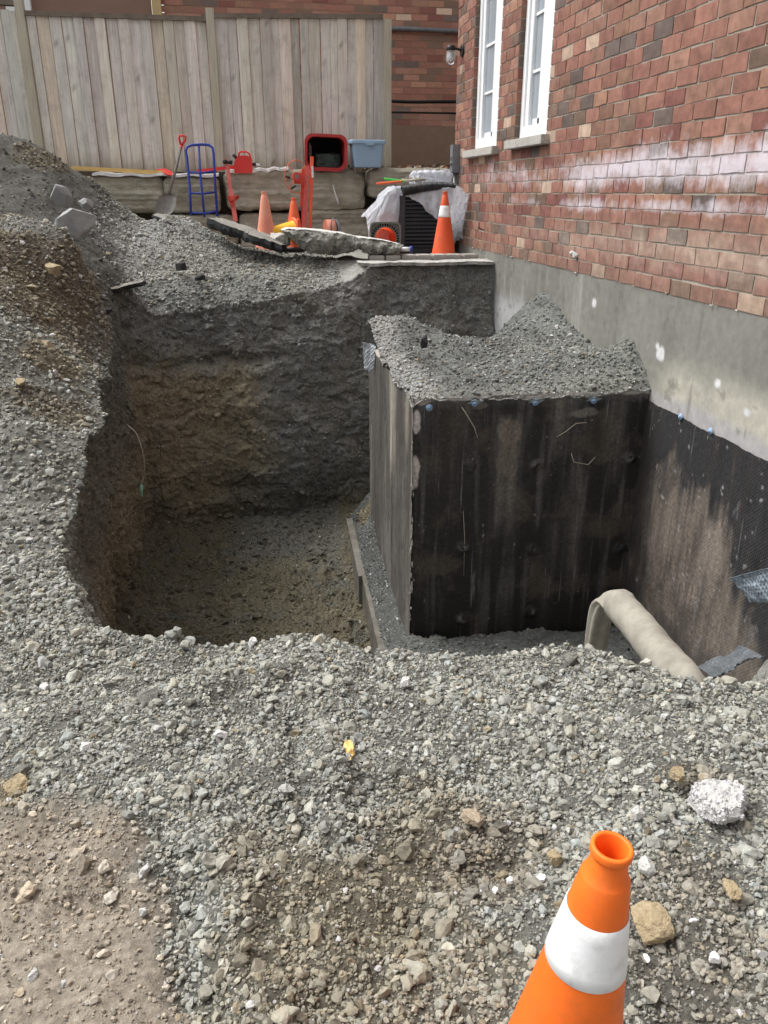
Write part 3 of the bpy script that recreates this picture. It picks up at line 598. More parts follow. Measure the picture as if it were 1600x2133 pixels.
# windows
for (y0, y1, z0, z1) in holes:
    fr = MB(); X = WX+.055; fwid = .085; wn = .33
    yc = (y0+y1)/2
    fr.box((X+.03, y0+wn/2+.002, (z0+z1)/2), (.09, wn, z1-z0-.004), bev=.004); fr.box((X+.03, y1-fwid/2-.006, (z0+z1)/2), (.09, fwid, z1-z0-.004), bev=.004)
    fr.box((X+.03, yc, z0+.055), (.088, y1-y0-fwid, .1), bev=.004); fr.box((X+.03, yc, z1-.06), (.088, y1-y0-2*fwid, .1), bev=.004)
    s0, s1 = y0+wn, y1-fwid-.004   # inner sash
    fr.box((X+.02, s0+.045, (z0+z1)/2), (.04, .085, z1-z0-.21), bev=.003); fr.box((X+.02, s1-.045, (z0+z1)/2), (.04, .085, z1-z0-.21), bev=.003)
    fr.box((X+.02, yc, z0+.13), (.04, s1-s0-.17, .05), bev=.003)
    f = fr.build('window', M['white'], house)
    MB().box((X+.034, (s0+s1)/2, (z0+z1)/2), (.006, s1-s0-.16, z1-z0-.25)).build('pane', M['glass'], f)
    for zz in (.43, .86, 1.29, 1.72): MB().box((X+.024, (s0+s1)/2, z0+.1+zz), (.012, s1-s0-.14, .022)).build('glazing_bar', M['white'], f)
    g = MB()
    ys = np.linspace(s0+.1, (s0+s1)/2, 24)
    for i in range(23): g.add([(X+.07+.012*math.sin(i*1.6), ys[i], z0+.1), (X+.07+.012*math.sin((i+1)*1.6), ys[i+1], z0+.1), (X+.07+.012*math.sin((i+1)*1.6), ys[i+1], z1-.1), (X+.07+.012*math.sin(i*1.6), ys[i], z1-.1)], [(0, 1, 2, 3)])
    g.build('curtain', M['drape'], f)
    s = MB(); s.box((WX+.02, yc, z0-.038), (.19, y1-y0+.16, .075), bev=.006); s.build('sill', M['sill'], house)
# wall lamp, conduit box on the far corner of the house wall
lp = thing('wall_lamp', 'small black wall lantern with clear glass on the far corner of the brick house', 'lamp', (WX, 9.62, 2.98))
MB().tube([(-.0, 0, 0), (-.025, 0, 0)], .06, 18).tube([(-.02, 0, 0), (-.07, 0, .015), (-.12, 0, .03)], .013, 8).build('bracket', M['black'], lp)
MB().lathe([(0, .05), (.045, .045), (.05, .0), (.046, -.004)], 20, (-.14, 0, .0)).build('cap', M['black'], lp)
gm, t, b, N, L = nodes('lamp_glass'); b.inputs['Base Color'].default_value = (.9, .92, .95, 1); b.inputs['Transmission Weight'].default_value = .85; b.inputs['Roughness'].default_value = .08
MB().lathe([(.044, 0), (.052, -.05), (.05, -.1), (.036, -.13), (0, -.138)], 20, (-.14, 0, -.004)).build('shade', gm, lp)
MB().lathe([(0, 0), (.016, -.01), (.027, -.05), (.02, -.08), (0, -.09)], 16, (-.14, 0, -.012)).build('bulb', M['white'], lp)
cb = thing('conduit_box', 'grey electrical disconnect box with a pipe running down the far house corner', 'utility box', (WX, 9.66, 1.9))
MB().box((-.045, 0, 0), (.09, .13, .3), bev=.008).build('box', M['greymetal'], cb)
MB().tube([(-.04, .0, -.15), (-.04, 0, -1.0)], .022, 12).build('conduit', M['greymetal'], cb)
MB().box((-.045, 0, .0), (.1, .02, .04)).tube([(-.1, -.02, -.07), (-.1, -.05, -.05)], .008, 6).build('latch', M['black'], cb)

# ------------------------------------------------------------------ membrane on the house foundation
def membcol(P, ax):
    n1 = vnoise(P*np.array([1, 1, .25]), 4, 5, 71, .65); n2 = vnoise(P*np.array([1, 1, .06]), 22, 4, 72, .6); n3 = vnoise(P, 12, 4, 73, .6)
    return n1, n2, n3
mP, mQ = grid_plane(lambda u, v: np.c_[np.full(len(u), WX-.012), 1.6+(4.62-1.6)*u, -2.0+(.315+2.0)*v], 420, 320)
n1, n2, n3 = membcol(mP, 'y'); Y, Z = mP[:, 1], mP[:, 2]
mc = np.tile(np.array([.035, .034, .036]), (len(mP), 1))
def mxm(c, mk, cc): mk = np.clip(mk, 0, 1)[:, None]; return c*(1-mk)+np.array(cc)*mk
mc = mxm(mc, sstep(.0, .5, n2)*.6, [.05, .042, .034])
# brown dirt film below a ragged diagonal
bz = np.interp(Y, [1.6, 3.0, 3.42, 3.55, 3.77, 4.02, 4.23, 4.45, 4.62], [-1.4, -.75, -.45, -.2, -.07, -.06, -.03, -.12, -.2])+.14*n2+.1*n1
mc = mxm(mc, sstep(.10, -.10, Z-bz+.16*n3)*np.clip(.8+.7*n2+.5*n3, 0, 1)*sstep(4.62, 4.5, Y), [.175, .148, .122])
mc = mxm(mc, sstep(.0, -.1, Z-bz)*sstep(.0, .4, n1)*.7, [.24, .2, .17])
mc = mxm(mc, sstep(.02, -.03, Z-bz)*sstep(-.05, .22, vnoise(mP, 1.8, 5, 74, .65))*.85, [.075, .065, .06])
mc = mxm(mc, sstep(.25, .5, vnoise(mP*np.array([1, 1, .5]), 7, 5, 78, .7))*.6, [.2, .2, .2])
mc = mxm(mc, sstep(.6, .68, vnoise(mP*np.array([1, .5, .5])+mP[:, [2, 1, 0]]*.3, 40, 2, 79))*.5, [.35, .35, .34])
mc = mxm(mc, sstep(.02, -.03, Z-bz)*sstep(.15, .35, n2)*.55, [.08, .068, .06])
mc = mxm(mc, sstep(4.35, 4.5, Y)*sstep(.3, .1, n1)*.8, [.035, .032, .03])
mc = mxm(mc, sstep(.5, .62, n3)*.8, [.4, .4, .38])
edge = .006*n3+.012*(n1 > .2)
mP[:, 2] += sstep(.25, .315, Z)*(.02*n1)
mP[:, 0] += .006*n1
memb = link('waterproofing', np_mesh('waterproofing', mP, mQ, mc, True), M['memb_y'], house)
memb['label'] = 'black dimpled waterproofing membrane with brown dirt film'
def plug(parent, p, axis, r=.016):
    mb = MB(); prof = [(0, .012), (r*.45, .012), (r*.5, .006), (r*.9, .006), (r, .003), (r, 0)]
    mb.lathe(prof, 20); o = mb.build('fastener', M['bluecap'], parent)
    o.rotation_euler = (0, R(-90), 0) if axis == 'x' else (R(90), 0, 0); o.location = p; return o
for px, py in [(1418, 868), (1480, 898)]:
    d = ray(px, py); q = np.array([0, 0, EYE])+d*((WX-.016)/d[0]); plug(house, q, 'x', .02)

# ------------------------------------------------------------------ concrete cold cellar in the pit
BX0, BY0, BY1, BT = .957, 4.62, 6.42, .385
cel = thing('concrete_cellar', 'dark tar coated concrete cellar box standing in the middle of the pit', 'cellar wall', (0, 0, 0))
# front face
cP, cQ = grid_plane(lambda u, v: np.c_[BX0+(WX-BX0)*u, np.full(len(u), BY0), -2.0+(BT+2.0-.02*0)*v], 330, 420)
n1, n2, n3 = membcol(cP, 'x'); X, Z = cP[:, 0], cP[:, 2]; U = (X-BX0)/(WX-BX0)
cc = np.tile(np.array([.02, .019, .019]), (len(cP), 1))
nbr = vnoise(cP*np.array([1, 1, .3]), 1.3, 4, 75)
cc = mxm(cc, sstep(-.1, .5, nbr+.4*n1)*.8, [.06, .046, .035])
cc = mxm(cc, sstep(.0, .5, n2)*.6, [.115, .11, .104])
bl = vnoise(cP, 5, 5, 77, .65); cc = mxm(cc, sstep(.0, .4, bl)*.55, [.1, .08, .062]); cc = mxm(cc, sstep(.05, .4, -bl)*.6, [.022, .02, .018])
vn = vnoise(cP*np.array([1, 1, .012]), 60, 2, 76); cc = mxm(cc, sstep(.55, .7, vn)*sstep(-.1, .3, n1)*.6, [.3, .3, .3])
for uu, ww, z0, z1, sh in [(.40, .05, -.5, .2, .75), (.62, .04, .0, .38, .6), (.88, .025, -.2, .38, .6), (.72, .05, -.9, -.1, .35), (.63, .03, -1.2, -.5, .35), (.24, .03, -.1, .35, .3)]:
    mk = np.exp(-((U-uu+.02*n1)/ww)**2)*sstep(z0-.15, z0+.1, Z)*sstep(z1+.1, z1-.05, Z)*np.clip(.6+.9*n2, 0, 1)*sh; cc = mxm(cc, mk, [.24, .215, .19])
cc = mxm(cc, sstep(.30, .37, Z+.02*n3)*.6, [.12, .115, .11])
cc = mxm(cc, sstep(.355, .372, Z+.012*n3)*np.clip(.7+1.5*n1, 0, 1), [.5, .47, .44])
def spot(c, P, ux, z, rx, rz, colr, s=1., nn=.5):
    d = np.sqrt(((P[:, 0]-ux)/rx)**2+((P[:, 2]-z)/rz)**2); return mxm(c, sstep(1.1, .8, d+nn*n3)*s, colr)
for px, py, rx, rz, c_, s_ in [(868, 880, .03, .075, [.55, .5, .48], 1), (865, 985, .028, .1, [.5, .45, .42], 1), (880, 835, .05, .03, [.4, .36, .32], .9), (980, 828, .12, .02, [.6, .56, .54], .9),
                        (1110, 830, .08, .014, [.6, .57, .54], .8), (1235, 825, .06, .014, [.6, .57, .55], .7), (1000, 845, .05, .02, [.2, .18, .15], .9), (1215, 860, .1, .03, [.2, .19, .17], .7), (1060, 900, .09, .1, [.2, .17, .14], .7), (1060, 960, .08, .16, [.17, .145, .12], .6)]:
    q = at(px, py, BY0); cc = spot(cc, cP, q[0], q[2], rx, rz, c_, s_)
cP[:, 1] += -.006*n1-.004*n3-.0015*n2
edgecut = sstep(.03, .0, X-BX0); cP[:, 1] += edgecut*.012*(1+n3)
for px, py in [(975, 972), (1118, 970), (1110, 1145), (965, 1140), (1105, 1275), (1310, 955), (1292, 1142), (962, 1290)]:
    q = at(px, py, BY0); d = np.sqrt(((X-q[0])/.05)**2+((Z-q[2])/.045)**2); g = sstep(1.3, .3, d+.4*n3); cP[:, 1] -= g*.03*(.6+n3); cc = mxm(cc, g*(n3 > .05)*.7, [.11, .105, .1])
fr_ = link('front_wall', np_mesh('front_wall', cP, cQ, cc, True), M['memb_x'], cel); fr_['label'] = 'black tar coated front face with fixings along its top'
# left face: streaked weathered coating
lP, lQ = grid_plane(lambda u, v: np.c_[np.full(len(u), BX0), BY0+.0+(BY1-BY0)*u, -2.0+(BT+2.0)*v], 300, 380)
n1, n3 = vnoise(lP*np.array([1, 1, .25]), 4, 5, 81, .65), vnoise(lP, 12, 4, 83, .6)
n2 = vnoise(lP*np.array([1, 1, .05]), 14, 5, 82, .7); Y, Z = lP[:, 1], lP[:, 2]
lc = np.tile(np.array([.088, .08, .071]), (len(lP), 1))
lc = mxm(lc, sstep(.1, .6, n2)*.8*sstep(-1.3, .1, Z), [.3, .285, .25]); lc = mxm(lc, sstep(-.1, -.5, n2)*.8, [.03, .028, .026])
lc = mxm(lc, sstep(.05, .4, n1)*.6, [.19, .185, .175]); lc = mxm(lc, sstep(.1, .45, -n1)*.6, [.05, .042, .035]); lc = mxm(lc, sstep(.2, .4, n3)*.5, [.06, .055, .05])
lc = mxm(lc, np.exp(-((Y-5.35)/.09)**2)*sstep(-.5, -.1, Z)*np.clip(.6+n2*1.4, 0, 1), [.46, .42, .35])
lc = mxm(lc, np.exp(-((Y-4.78)/.06)**2)*sstep(-.1, .25, Z)*np.clip(.5+n2, 0, 1), [.4, .35, .28])
lc = mxm(lc, sstep(4.65, 4.625, Y)*np.clip(.5+n3, 0, 1), [.3, .27, .24])
lP[:, 0] += .006*n1+.005*n3
lc = lc*1.05
lf = link('side_wall', np_mesh('side_wall', lP, lQ, lc, True), M['concrete'], cel); lf['label'] = 'streaked brown side face of the cellar'
MB().box(((BX0+WX)/2+.01, (BY0+BY1)/2+.02, (-2+BT-.03)/2), (WX-BX0-.02, BY1-BY0-.01, BT-.03+2.0)).build('core', M['mortar'], cel)
for k, (px, py) in enumerate([(893, 848), (988, 839), (1114, 837), (1235, 833)]):
    plug(cel, at(px, py, BY0)+np.array([0, -.012, 0]), 'y', .022)
    if k: 
        q = at(px, py, BY0); MB().add([(q[0]-.05, q[1]-.016, q[2]+.0), (q[0]-.01, q[1]-.02, q[2]+.022), (q[0]+.055, q[1]-.02, q[2]+.012), (q[0]+.03, q[1]-.016, q[2]-.004), (q[0]-.05, q[1]-.008, q[2]-.004), (q[0]-.01, q[1]-.006, q[2]+.02), (q[0]+.055, q[1]-.008, q[2]+.01), (q[0]+.03, q[1]-.006, q[2]-.008)], [(0, 1, 2, 3), (4, 7, 6, 5), (0, 4, 5, 1), (1, 5, 6, 2), (2, 6, 7, 3), (3, 7, 4, 0)]).build('strap', M['scrap'], cel)
mb = MB(); 
for k in range(60):
    if random.random() < .45: continue
    z_ = .36-k*.028+random.uniform(-.02, .02); s_ = random.uniform(.003, .011)
    mb.add(R42[k % 14][0]*np.array([s_, s_*.7, s_*random.uniform(1.2, 4)])+np.array([BX0+random.uniform(-.004, .012), BY0-.002+random.uniform(-.004, .004), z_]), R42[k % 14][1])
mb.build('corner_plaster', pmat('corner_plaster', (.3, .27, .24), (.46, .43, .4), scale=20, rough=.9, bump=.5), cel)['kind'] = 'stuff'
# root/caulk strands stuck to the face
for pts in ([(962, 848), (975, 868), (988, 890), (995, 912)], [(1160, 910), (1180, 898), (1200, 882), (1222, 880)], [(1190, 945), (1195, 962), (1225, 968), (1240, 952)], [(965, 1065), (968, 1120), (966, 1200)]):
    MB().tube([at(x, y, BY0-.012) for x, y in pts], .0035 if pts[0][0] != 965 else .0018, 5).build('root_strand', M['tan'], cel)
# soil heaped on the cellar roof
NXs, NYs = 300, 330
u, v = np.meshgrid(np.linspace(0, 1, NXs), np.linspace(0, 1, NYs), indexing='ij')
X = BX0-.012+(WX+.03-BX0)*u; ymx = .03+.52*sstep(BX0+.12, BX0+.5, X); Y = BY0+.0+(BY1+ymx-BY0)*v
hp = np.array([(2.35, 6.35, .62), (2.3, 6.75, .6), (BX0, BY0, .39), (1.4, BY0, .385), (2.0, BY0, .385), (2.5, BY0, .40), tuple(at(870, 790, 4.95)), tuple(at(815, 740, 5.5)), tuple(at(790, 700, 6.0)), tuple(at(800, 660, 6.42)), tuple(at(850, 665, 6.5)),
      tuple(at(950, 700, 6.3)), (1.6, 5.6, .43), (1.25, 5.3, .42), (1.75, 5.0, .43), (2.1, 5.3, .5), (2.3, 5.0, .55), (2.5, 4.9, .62), (2.5, 5.2, .52), (2.5, 5.6, .5), (2.5, 6.2, .64), (2.5, 6.6, .76), (2.5, 6.95, .5), (2.1, 6.5, .45), (1.6, 6.6, .33), (.95, 5.2, .395), (.95, 5.7, .42), (2.2, 6.9, .35)])
Wt2 = tps_fit(hp, .002); z = Wt2[-3]+Wt2[-2]*X+Wt2[-1]*Y
for k, c in enumerate(hp):
    d2 = (X-c[0])**2+(Y-c[1])**2; z = z+Wt2[k]*np.where(d2 > 0, .5*d2*np.log(d2+1e-12), 0)
P = np.c_[X.ravel(), Y.ravel(), z.ravel()]
z = z.ravel()+.036*vnoise(P, 6, 4, 91)*np.minimum(1, (P[:, 1]-BY0)*4)+.01*vnoise(P, 22, 3, 92)
bd = sstep(BY1+.2, BY1+.55, P[:, 1]); z = z-bd*1.1
lft = sstep(BX0+.05, BX0-.01, P[:, 0]); z = z-lft*.03*(1+vnoise(P, 12, 2, 93)); fe = sstep(BY0+.05, BY0, P[:, 1]); z = z-fe*(.022+.03*vnoise(P, 9, 3, 96))
P[:, 2] = z; P[:, 1] += .02*vnoise(P, 8, 3, 94)*sstep(BY0+.02, BY0+.1, P[:, 1])-fe*(.012+.02*np.maximum(vnoise(P, 11, 3, 99), 0))
ii = np.arange(NXs*NYs).reshape(NXs, NYs); Q4 = np.stack([ii[:-1, :-1], ii[1:, :-1], ii[1:, 1:], ii[:-1, 1:]], -1).reshape(-1, 4)
hc = np.tile(DGREY*.72, (len(P), 1)); nn = vnoise(P, 3, 4, 95); hc = hc*(1+.5*vnoise(P, 4, 4, 89)[:, None]); lg = sstep(BX0+.28, BX0+.05, P[:, 0]+.1*nn); hc = mxm(hc, lg, LGREY*.75); hc = mxm(hc, sstep(BY0+.25, BY0+.02, P[:, 1]+.1*nn)*.35, GREY)
hc = mxm(hc, sstep(1.7, 2.1, P[:, 0]+.2*nn)*sstep(6.3, 5.8, P[:, 1])*.2, GREY)
hs_ = link('heaped_soil', np_mesh('heaped_soil', P, Q4, hc, True), M['soil'])
tag(hs_, 'grey soil and gravel heaped on top of the concrete cellar', 'soil', kind='stuff')
fa2 = P[Q4]; ar2 = np.linalg.norm(np.cross(fa2[:, 2]-fa2[:, 0], fa2[:, 3]-fa2[:, 1]), axis=1)/2; c2 = hc[Q4[:, 0]]; cen2 = fa2.mean(1)
dn = 900+2600*sstep(BX0+.3, BX0, cen2[:, 0])+2300*np.exp(-(((cen2[:, 0]-2.1)/.42)**2+((cen2[:, 1]-5.3)/.7)**2))
npz = rg.poisson(ar2*dn); I = np.repeat(np.arange(len(ar2)), npz); uu = rg.uniform(size=(len(I), 2)); q = fa2[I]
P5 = q[:, 0]*(1-uu[:, :1])*(1-uu[:, 1:])+q[:, 1]*uu[:, :1]*(1-uu[:, 1:])+q[:, 2]*uu[:, :1]*uu[:, 1:]+q[:, 3]*(1-uu[:, :1])*uu[:, 1:]
S = sizes(len(I), .009, .4, .028, rg); P5[:, 2] += S*.3
g5 = link('gravel', rocks_mesh('cellar_gravel', P5, S, stone_cols(np.maximum(c2[I]*1.1, .11), rg, .09, .25, .01), R12), M['stone'])
tag(g5, 'loose gravel stones scattered over the soil on the cellar top', 'gravel', kind='stuff')

M['wet_plank'] = pmat('wet_plank', (.1, .09, .075), (.2, .185, .16), scale=7, rough=.75, bump=.5, bscale=40, grime=(.05, .045, .04), gscale=5)
# footing formwork beside the cellar: plank with gravel packed behind it
fw_ = thing('formwork_plank', 'long wet wooden footing plank lying along the left foot of the cellar', 'plank', (0, 0, 0))
PT = -1.42; pA = np.array(onz(728, 1082, PT)); pB = np.array(onz(785, 1335, PT))
for y0, y1, dx in ((4.6, 5.9, 0), (5.88, 7.15, .03)):
    def px_(y): return pA[0]+(pB[0]-pA[0])*(pA[1]-y)/(pA[1]-pB[1])-dx
    mb = MB(); n_ = 24; V_ = []
    for i in range(n_+1):
        y = y0+(y1-y0)*i/n_; x = px_(y); w_ = .0015*math.sin(i*1.7); V_ += [(x+w_, y, -2.1), (x+.06+w_, y, -2.1), (x+.06+w_, y, PT), (x+w_, y, PT-.002)]
    mb.add(V_, [(4*i+a_, 4*i+(a_+1) % 4, 4*i+4+(a_+1) % 4, 4*i+4+a_) for i in range(n_) for a_ in range(4)]+[(0, 1, 2, 3), (4*n_+3, 4*n_+2, 4*n_+1, 4*n_)]); mb.build('plank', M['wet_plank'], fw_)
def strip(y, v):
    xl = pA[0]+(pB[0]-pA[0])*(pA[1]-y)/(pA[1]-pB[1])+.02; zw = np.interp(y, [4.4, 4.67, 5.5, 5.9, 6.3, 6.5, 7.2], [-1.36, -1.33, -1.25, -1.19, -1.0, -.85, -.95])
    return xl*(1-v)+(BX0+.02+.3*sstep(6.2, 6.8, y))*v, PT-.02+(zw-PT+.02)*v
gP, gQ = grid_plane(lambda u, v: np.c_[strip(4.5+2.75*u, v)[0], 4.5+2.75*u, strip(4.5+2.75*u, v)[1]], 200, 40)
gP[:, 2] += .025*vnoise(gP, 6, 4, 97)+.012*vnoise(gP, 25, 3, 98)
gb = link('footing_gravel', np_mesh('footing_gravel', gP, gQ, np.tile(DGREY*.5, (len(gP), 1)), True), M['soil'])
tag(gb, 'dark wet gravel packed between the plank and the cellar side', 'gravel', kind='stuff')
npt = 6500; yy = rg.uniform(4.5, 7.2, npt); vv = rg.uniform(0.05, .97, npt); xx, zz = strip(yy, vv)
g6 = link('gravel', rocks_mesh('footing_stones', np.c_[xx, yy, zz], sizes(npt, .008, .35, .02, rg), stone_cols(np.tile(DGREY*.65, (npt, 1)), rg, .03, .3, 0), R12), M['stone'])
tag(g6, 'wet stones lying on the footing strip beside the cellar', 'gravel', kind='stuff')
wm = (fzn == 1)*(fcen[:, 0] < 2.4)*(fcen[:, 1] > 3.6)
I, P = scatter(wm*26, rg); S = sizes(len(I), .02, .45, .07, rg)
g8 = link('clods', rocks_mesh('wall_clods', P, S, np.clip(fcol[I]*rg.uniform(.75, 1.15, (len(I), 1)), 0, 1), R42, 10), M['soil'])
tag(g8, 'earth clods and stones sticking out of the pit walls', 'clods', kind='stuff')
I, P = scatter(near*(1-.6*isT)*22, rg); S = sizes(len(I), .022, .35, .045, rg)
g9 = link('clods', rocks_mesh('near_clods', P, S, np.clip(fcol[I]*rg.uniform(.8, 1.1, (len(I), 1)), 0, 1), R42, 11), M['soil'])
tag(g9, 'crumbly earth lumps among the gravel in front of the pit', 'clods', kind='stuff')
# clods of earth and broken stone lying on the pit floor
fl = (fzn <= 1)*(fcen[:, 2] < FLOOR+.45)*(fcen[:, 0] < .75)*(fcen[:, 1] > 4.2)
I, P = scatter(fl*75, rg); S = sizes(len(I), .026, .4, .075, rg)
g7 = link('clods', rocks_mesh('clods', P, S, np.clip(fcol[I]*rg.uniform(.7, 1.25, (len(I), 1)), 0, 1), R42, 9), M['soil'])
tag(g7, 'clods of brown and grey earth lying on the pit floor', 'clods', kind='stuff')

# ------------------------------------------------------------------ rough blocks
def rough_block(name, size, seed, amp=.03, n=18, rnd=.35, strata=.0, freq=3, m=None, parent=None, taper=0, smooth=True, cuts=0, flat=None):
    V_ = []; Fq = []; off = 0; g = np.linspace(-1, 1, n)
    A, B = np.meshgrid(g, g, indexing='ij'); A = A.ravel(); B = B.ravel(); o = np.ones(n*n)
    ii = np.arange(n*n).reshape(n, n); q = np.stack([ii[:-1, :-1], ii[1:, :-1], ii[1:, 1:], ii[:-1, 1:]], -1).reshape(-1, 4)
    for P_, fl in ((np.c_[A, B, o], 0), (np.c_[A, B, -o], 1), (np.c_[o, A, B], 0), (-np.c_[o, -A, -B]*np.array([1, 1, 1]), 1), (np.c_[B, o, A], 0), (np.c_[B, -o, A], 1)):
        V_.append(P_); Fq.append((q[:, ::-1] if fl else q)+off); off += n*n
    P_ = np.concatenate(V_); Fq = np.concatenate(Fq)
    nrm = P_/np.linalg.norm(P_, axis=1)[:, None]; k = np.abs(P_).copy(); L8 = (k**8).sum(1)**(1/8); P_ = P_/L8[:, None]*(1-rnd)+P_*rnd*.0+P_/L8[:, None]*rnd*1.0
    rg_ = np.random.default_rng(seed)
    for _ in range(cuts):
        d = rg_.normal(size=3); d[2] *= .5; d /= np.linalg.norm(d); s_ = P_@d; lim = rg_.uniform(.68, 1.0); P_ = P_-np.maximum(s_-lim, 0)[:, None]*d
    S_ = P_*np.array(size)/2
    D_ = np.stack([vnoise(S_+seed*3.1, freq/ max(size)*2, 4, seed+s, .55) for s in (1, 2, 3)], 1)*amp*max(size)/1.
    S_ = S_+D_
    if strata: S_[:, 1] += strata*vnoise(np.c_[S_[:, 0]*.6, S_[:, 1]*.1, S_[:, 2]*9]+seed, 1, 3, seed+5)
    if flat: S_[:, 2] = np.where(S_[:, 2] > flat*size[2], flat*size[2]+(S_[:, 2]-flat*size[2])*.12, S_[:, 2])
    me = np_mesh(name, S_, Fq, None, smooth)
    bm = bmesh.new(); bm.from_mesh(me); bmesh.ops.remove_doubles(bm, verts=bm.verts, dist=1e-4); bmesh.ops.recalc_face_normals(bm, faces=bm.faces)
    for f in bm.faces: f.smooth = smooth
    bm.to_mesh(me); bm.free(); return link(name, me, m, parent)
# armour-stone retaining wall (front face at Y = 11)
SY = 10.95
def arm(px0, px1, py0, py1, seed, label, dy=0):
    a_, b_ = at(px0, (py0+py1)/2, SY+dy), at(px1, (py0+py1)/2, SY+dy); zt, zb_ = at((px0+px1)/2, py0, SY+dy)[2], at((px0+px1)/2, py1, SY+dy)[2]
    o = rough_block('armour_stone', (b_[0]-a_[0], .5, zt-zb_), seed, .02, 56, strata=.06, freq=7, m=M['armour'])
    o.location = ((a_[0]+b_[0])/2, SY+dy+.25, (zt+zb_)/2); tag(o, label, 'stone block', 'limestone blocks of the retaining wall')
arm(40, 194, 366, 442, 1, 'limestone block of the upper course half buried behind the dark soil heap')
arm(192, 342, 366, 444, 2, 'limestone block of the upper course between the soil heap and the shovel')
arm(341, 458, 368, 444, 3, 'upper limestone block behind the blue hand truck')
arm(468, 762, 354, 438, 4, 'widest upper limestone block below the red bin, with a pale vein')
arm(768, 948, 350, 412, 5, 'upper limestone block at the right end near the brick house')
arm(500, 628, 444, 520, 6, 'lower limestone block behind the orange cone', .02)
arm(632, 776, 436, 515, 7, 'lower limestone block left of the covered air conditioner')
arm(330, 496, 448, 520, 8, 'lower limestone block behind the broken asphalt slab', .03)
arm(780, 950, 416, 510, 9, 'lower limestone block hidden behind the plastic sheet', .02)
mb = MB(); mb.tube([at(x, y, SY-.02) for x, y in [(694, 385), (697, 400), (702, 414), (706, 426)]], [.006, .01, .014, .012], 6); tag(mb.build('pale_root', M['chip']), 'pale root hanging down the widest limestone block', 'root')
# earth behind the retaining wall
mb = MB(); mb.box((0, 16.25, .9), (60, 9.9, 1.78)); o = mb.build('upper_ground', M['soil'], col=True); o['kind'] = 'structure'
ca = o.data.color_attributes['Col']; 
ca.data.foreach_set('color', np.tile(np.array([.11, .09, .07, 1], np.float32), (len(o.data.vertices), 1)).ravel())
npt = 900; P6 = np.c_[rg.uniform(1.4, 3.2, npt), rg.uniform(11.3, 13, npt), rg.uniform(1.8, 1.88, npt)]
lv = MB()
for p_ in P6:
    s = random.uniform(.02, .05); M3 = Matrix.Rotation(random.uniform(0, 6.3), 3, 'Z') @ Matrix.Rotation(random.uniform(-1, 1), 3, 'X') @ Matrix.Rotation(random.uniform(-.8, .8), 3, 'Y')
    c_ = random.choice([(.28, .12, .05), (.2, .12, .07), (.35, .28, .2), (.12, .09, .07), (.4, .36, .32)])
    lv.add([Vector(p_)+M3 @ Vector(q_) for q_ in ((-s, 0, 0), (-.2*s, s*.6, .3*s), (s, 0, .1*s), (-.2*s, -s*.6, .3*s))], [(0, 1, 2, 3)], c_)
tag(lv.build('leaf_litter', M['leaf'], col=True), 'dry fallen leaves behind the stone wall under the wire fence', 'leaves', kind='stuff')

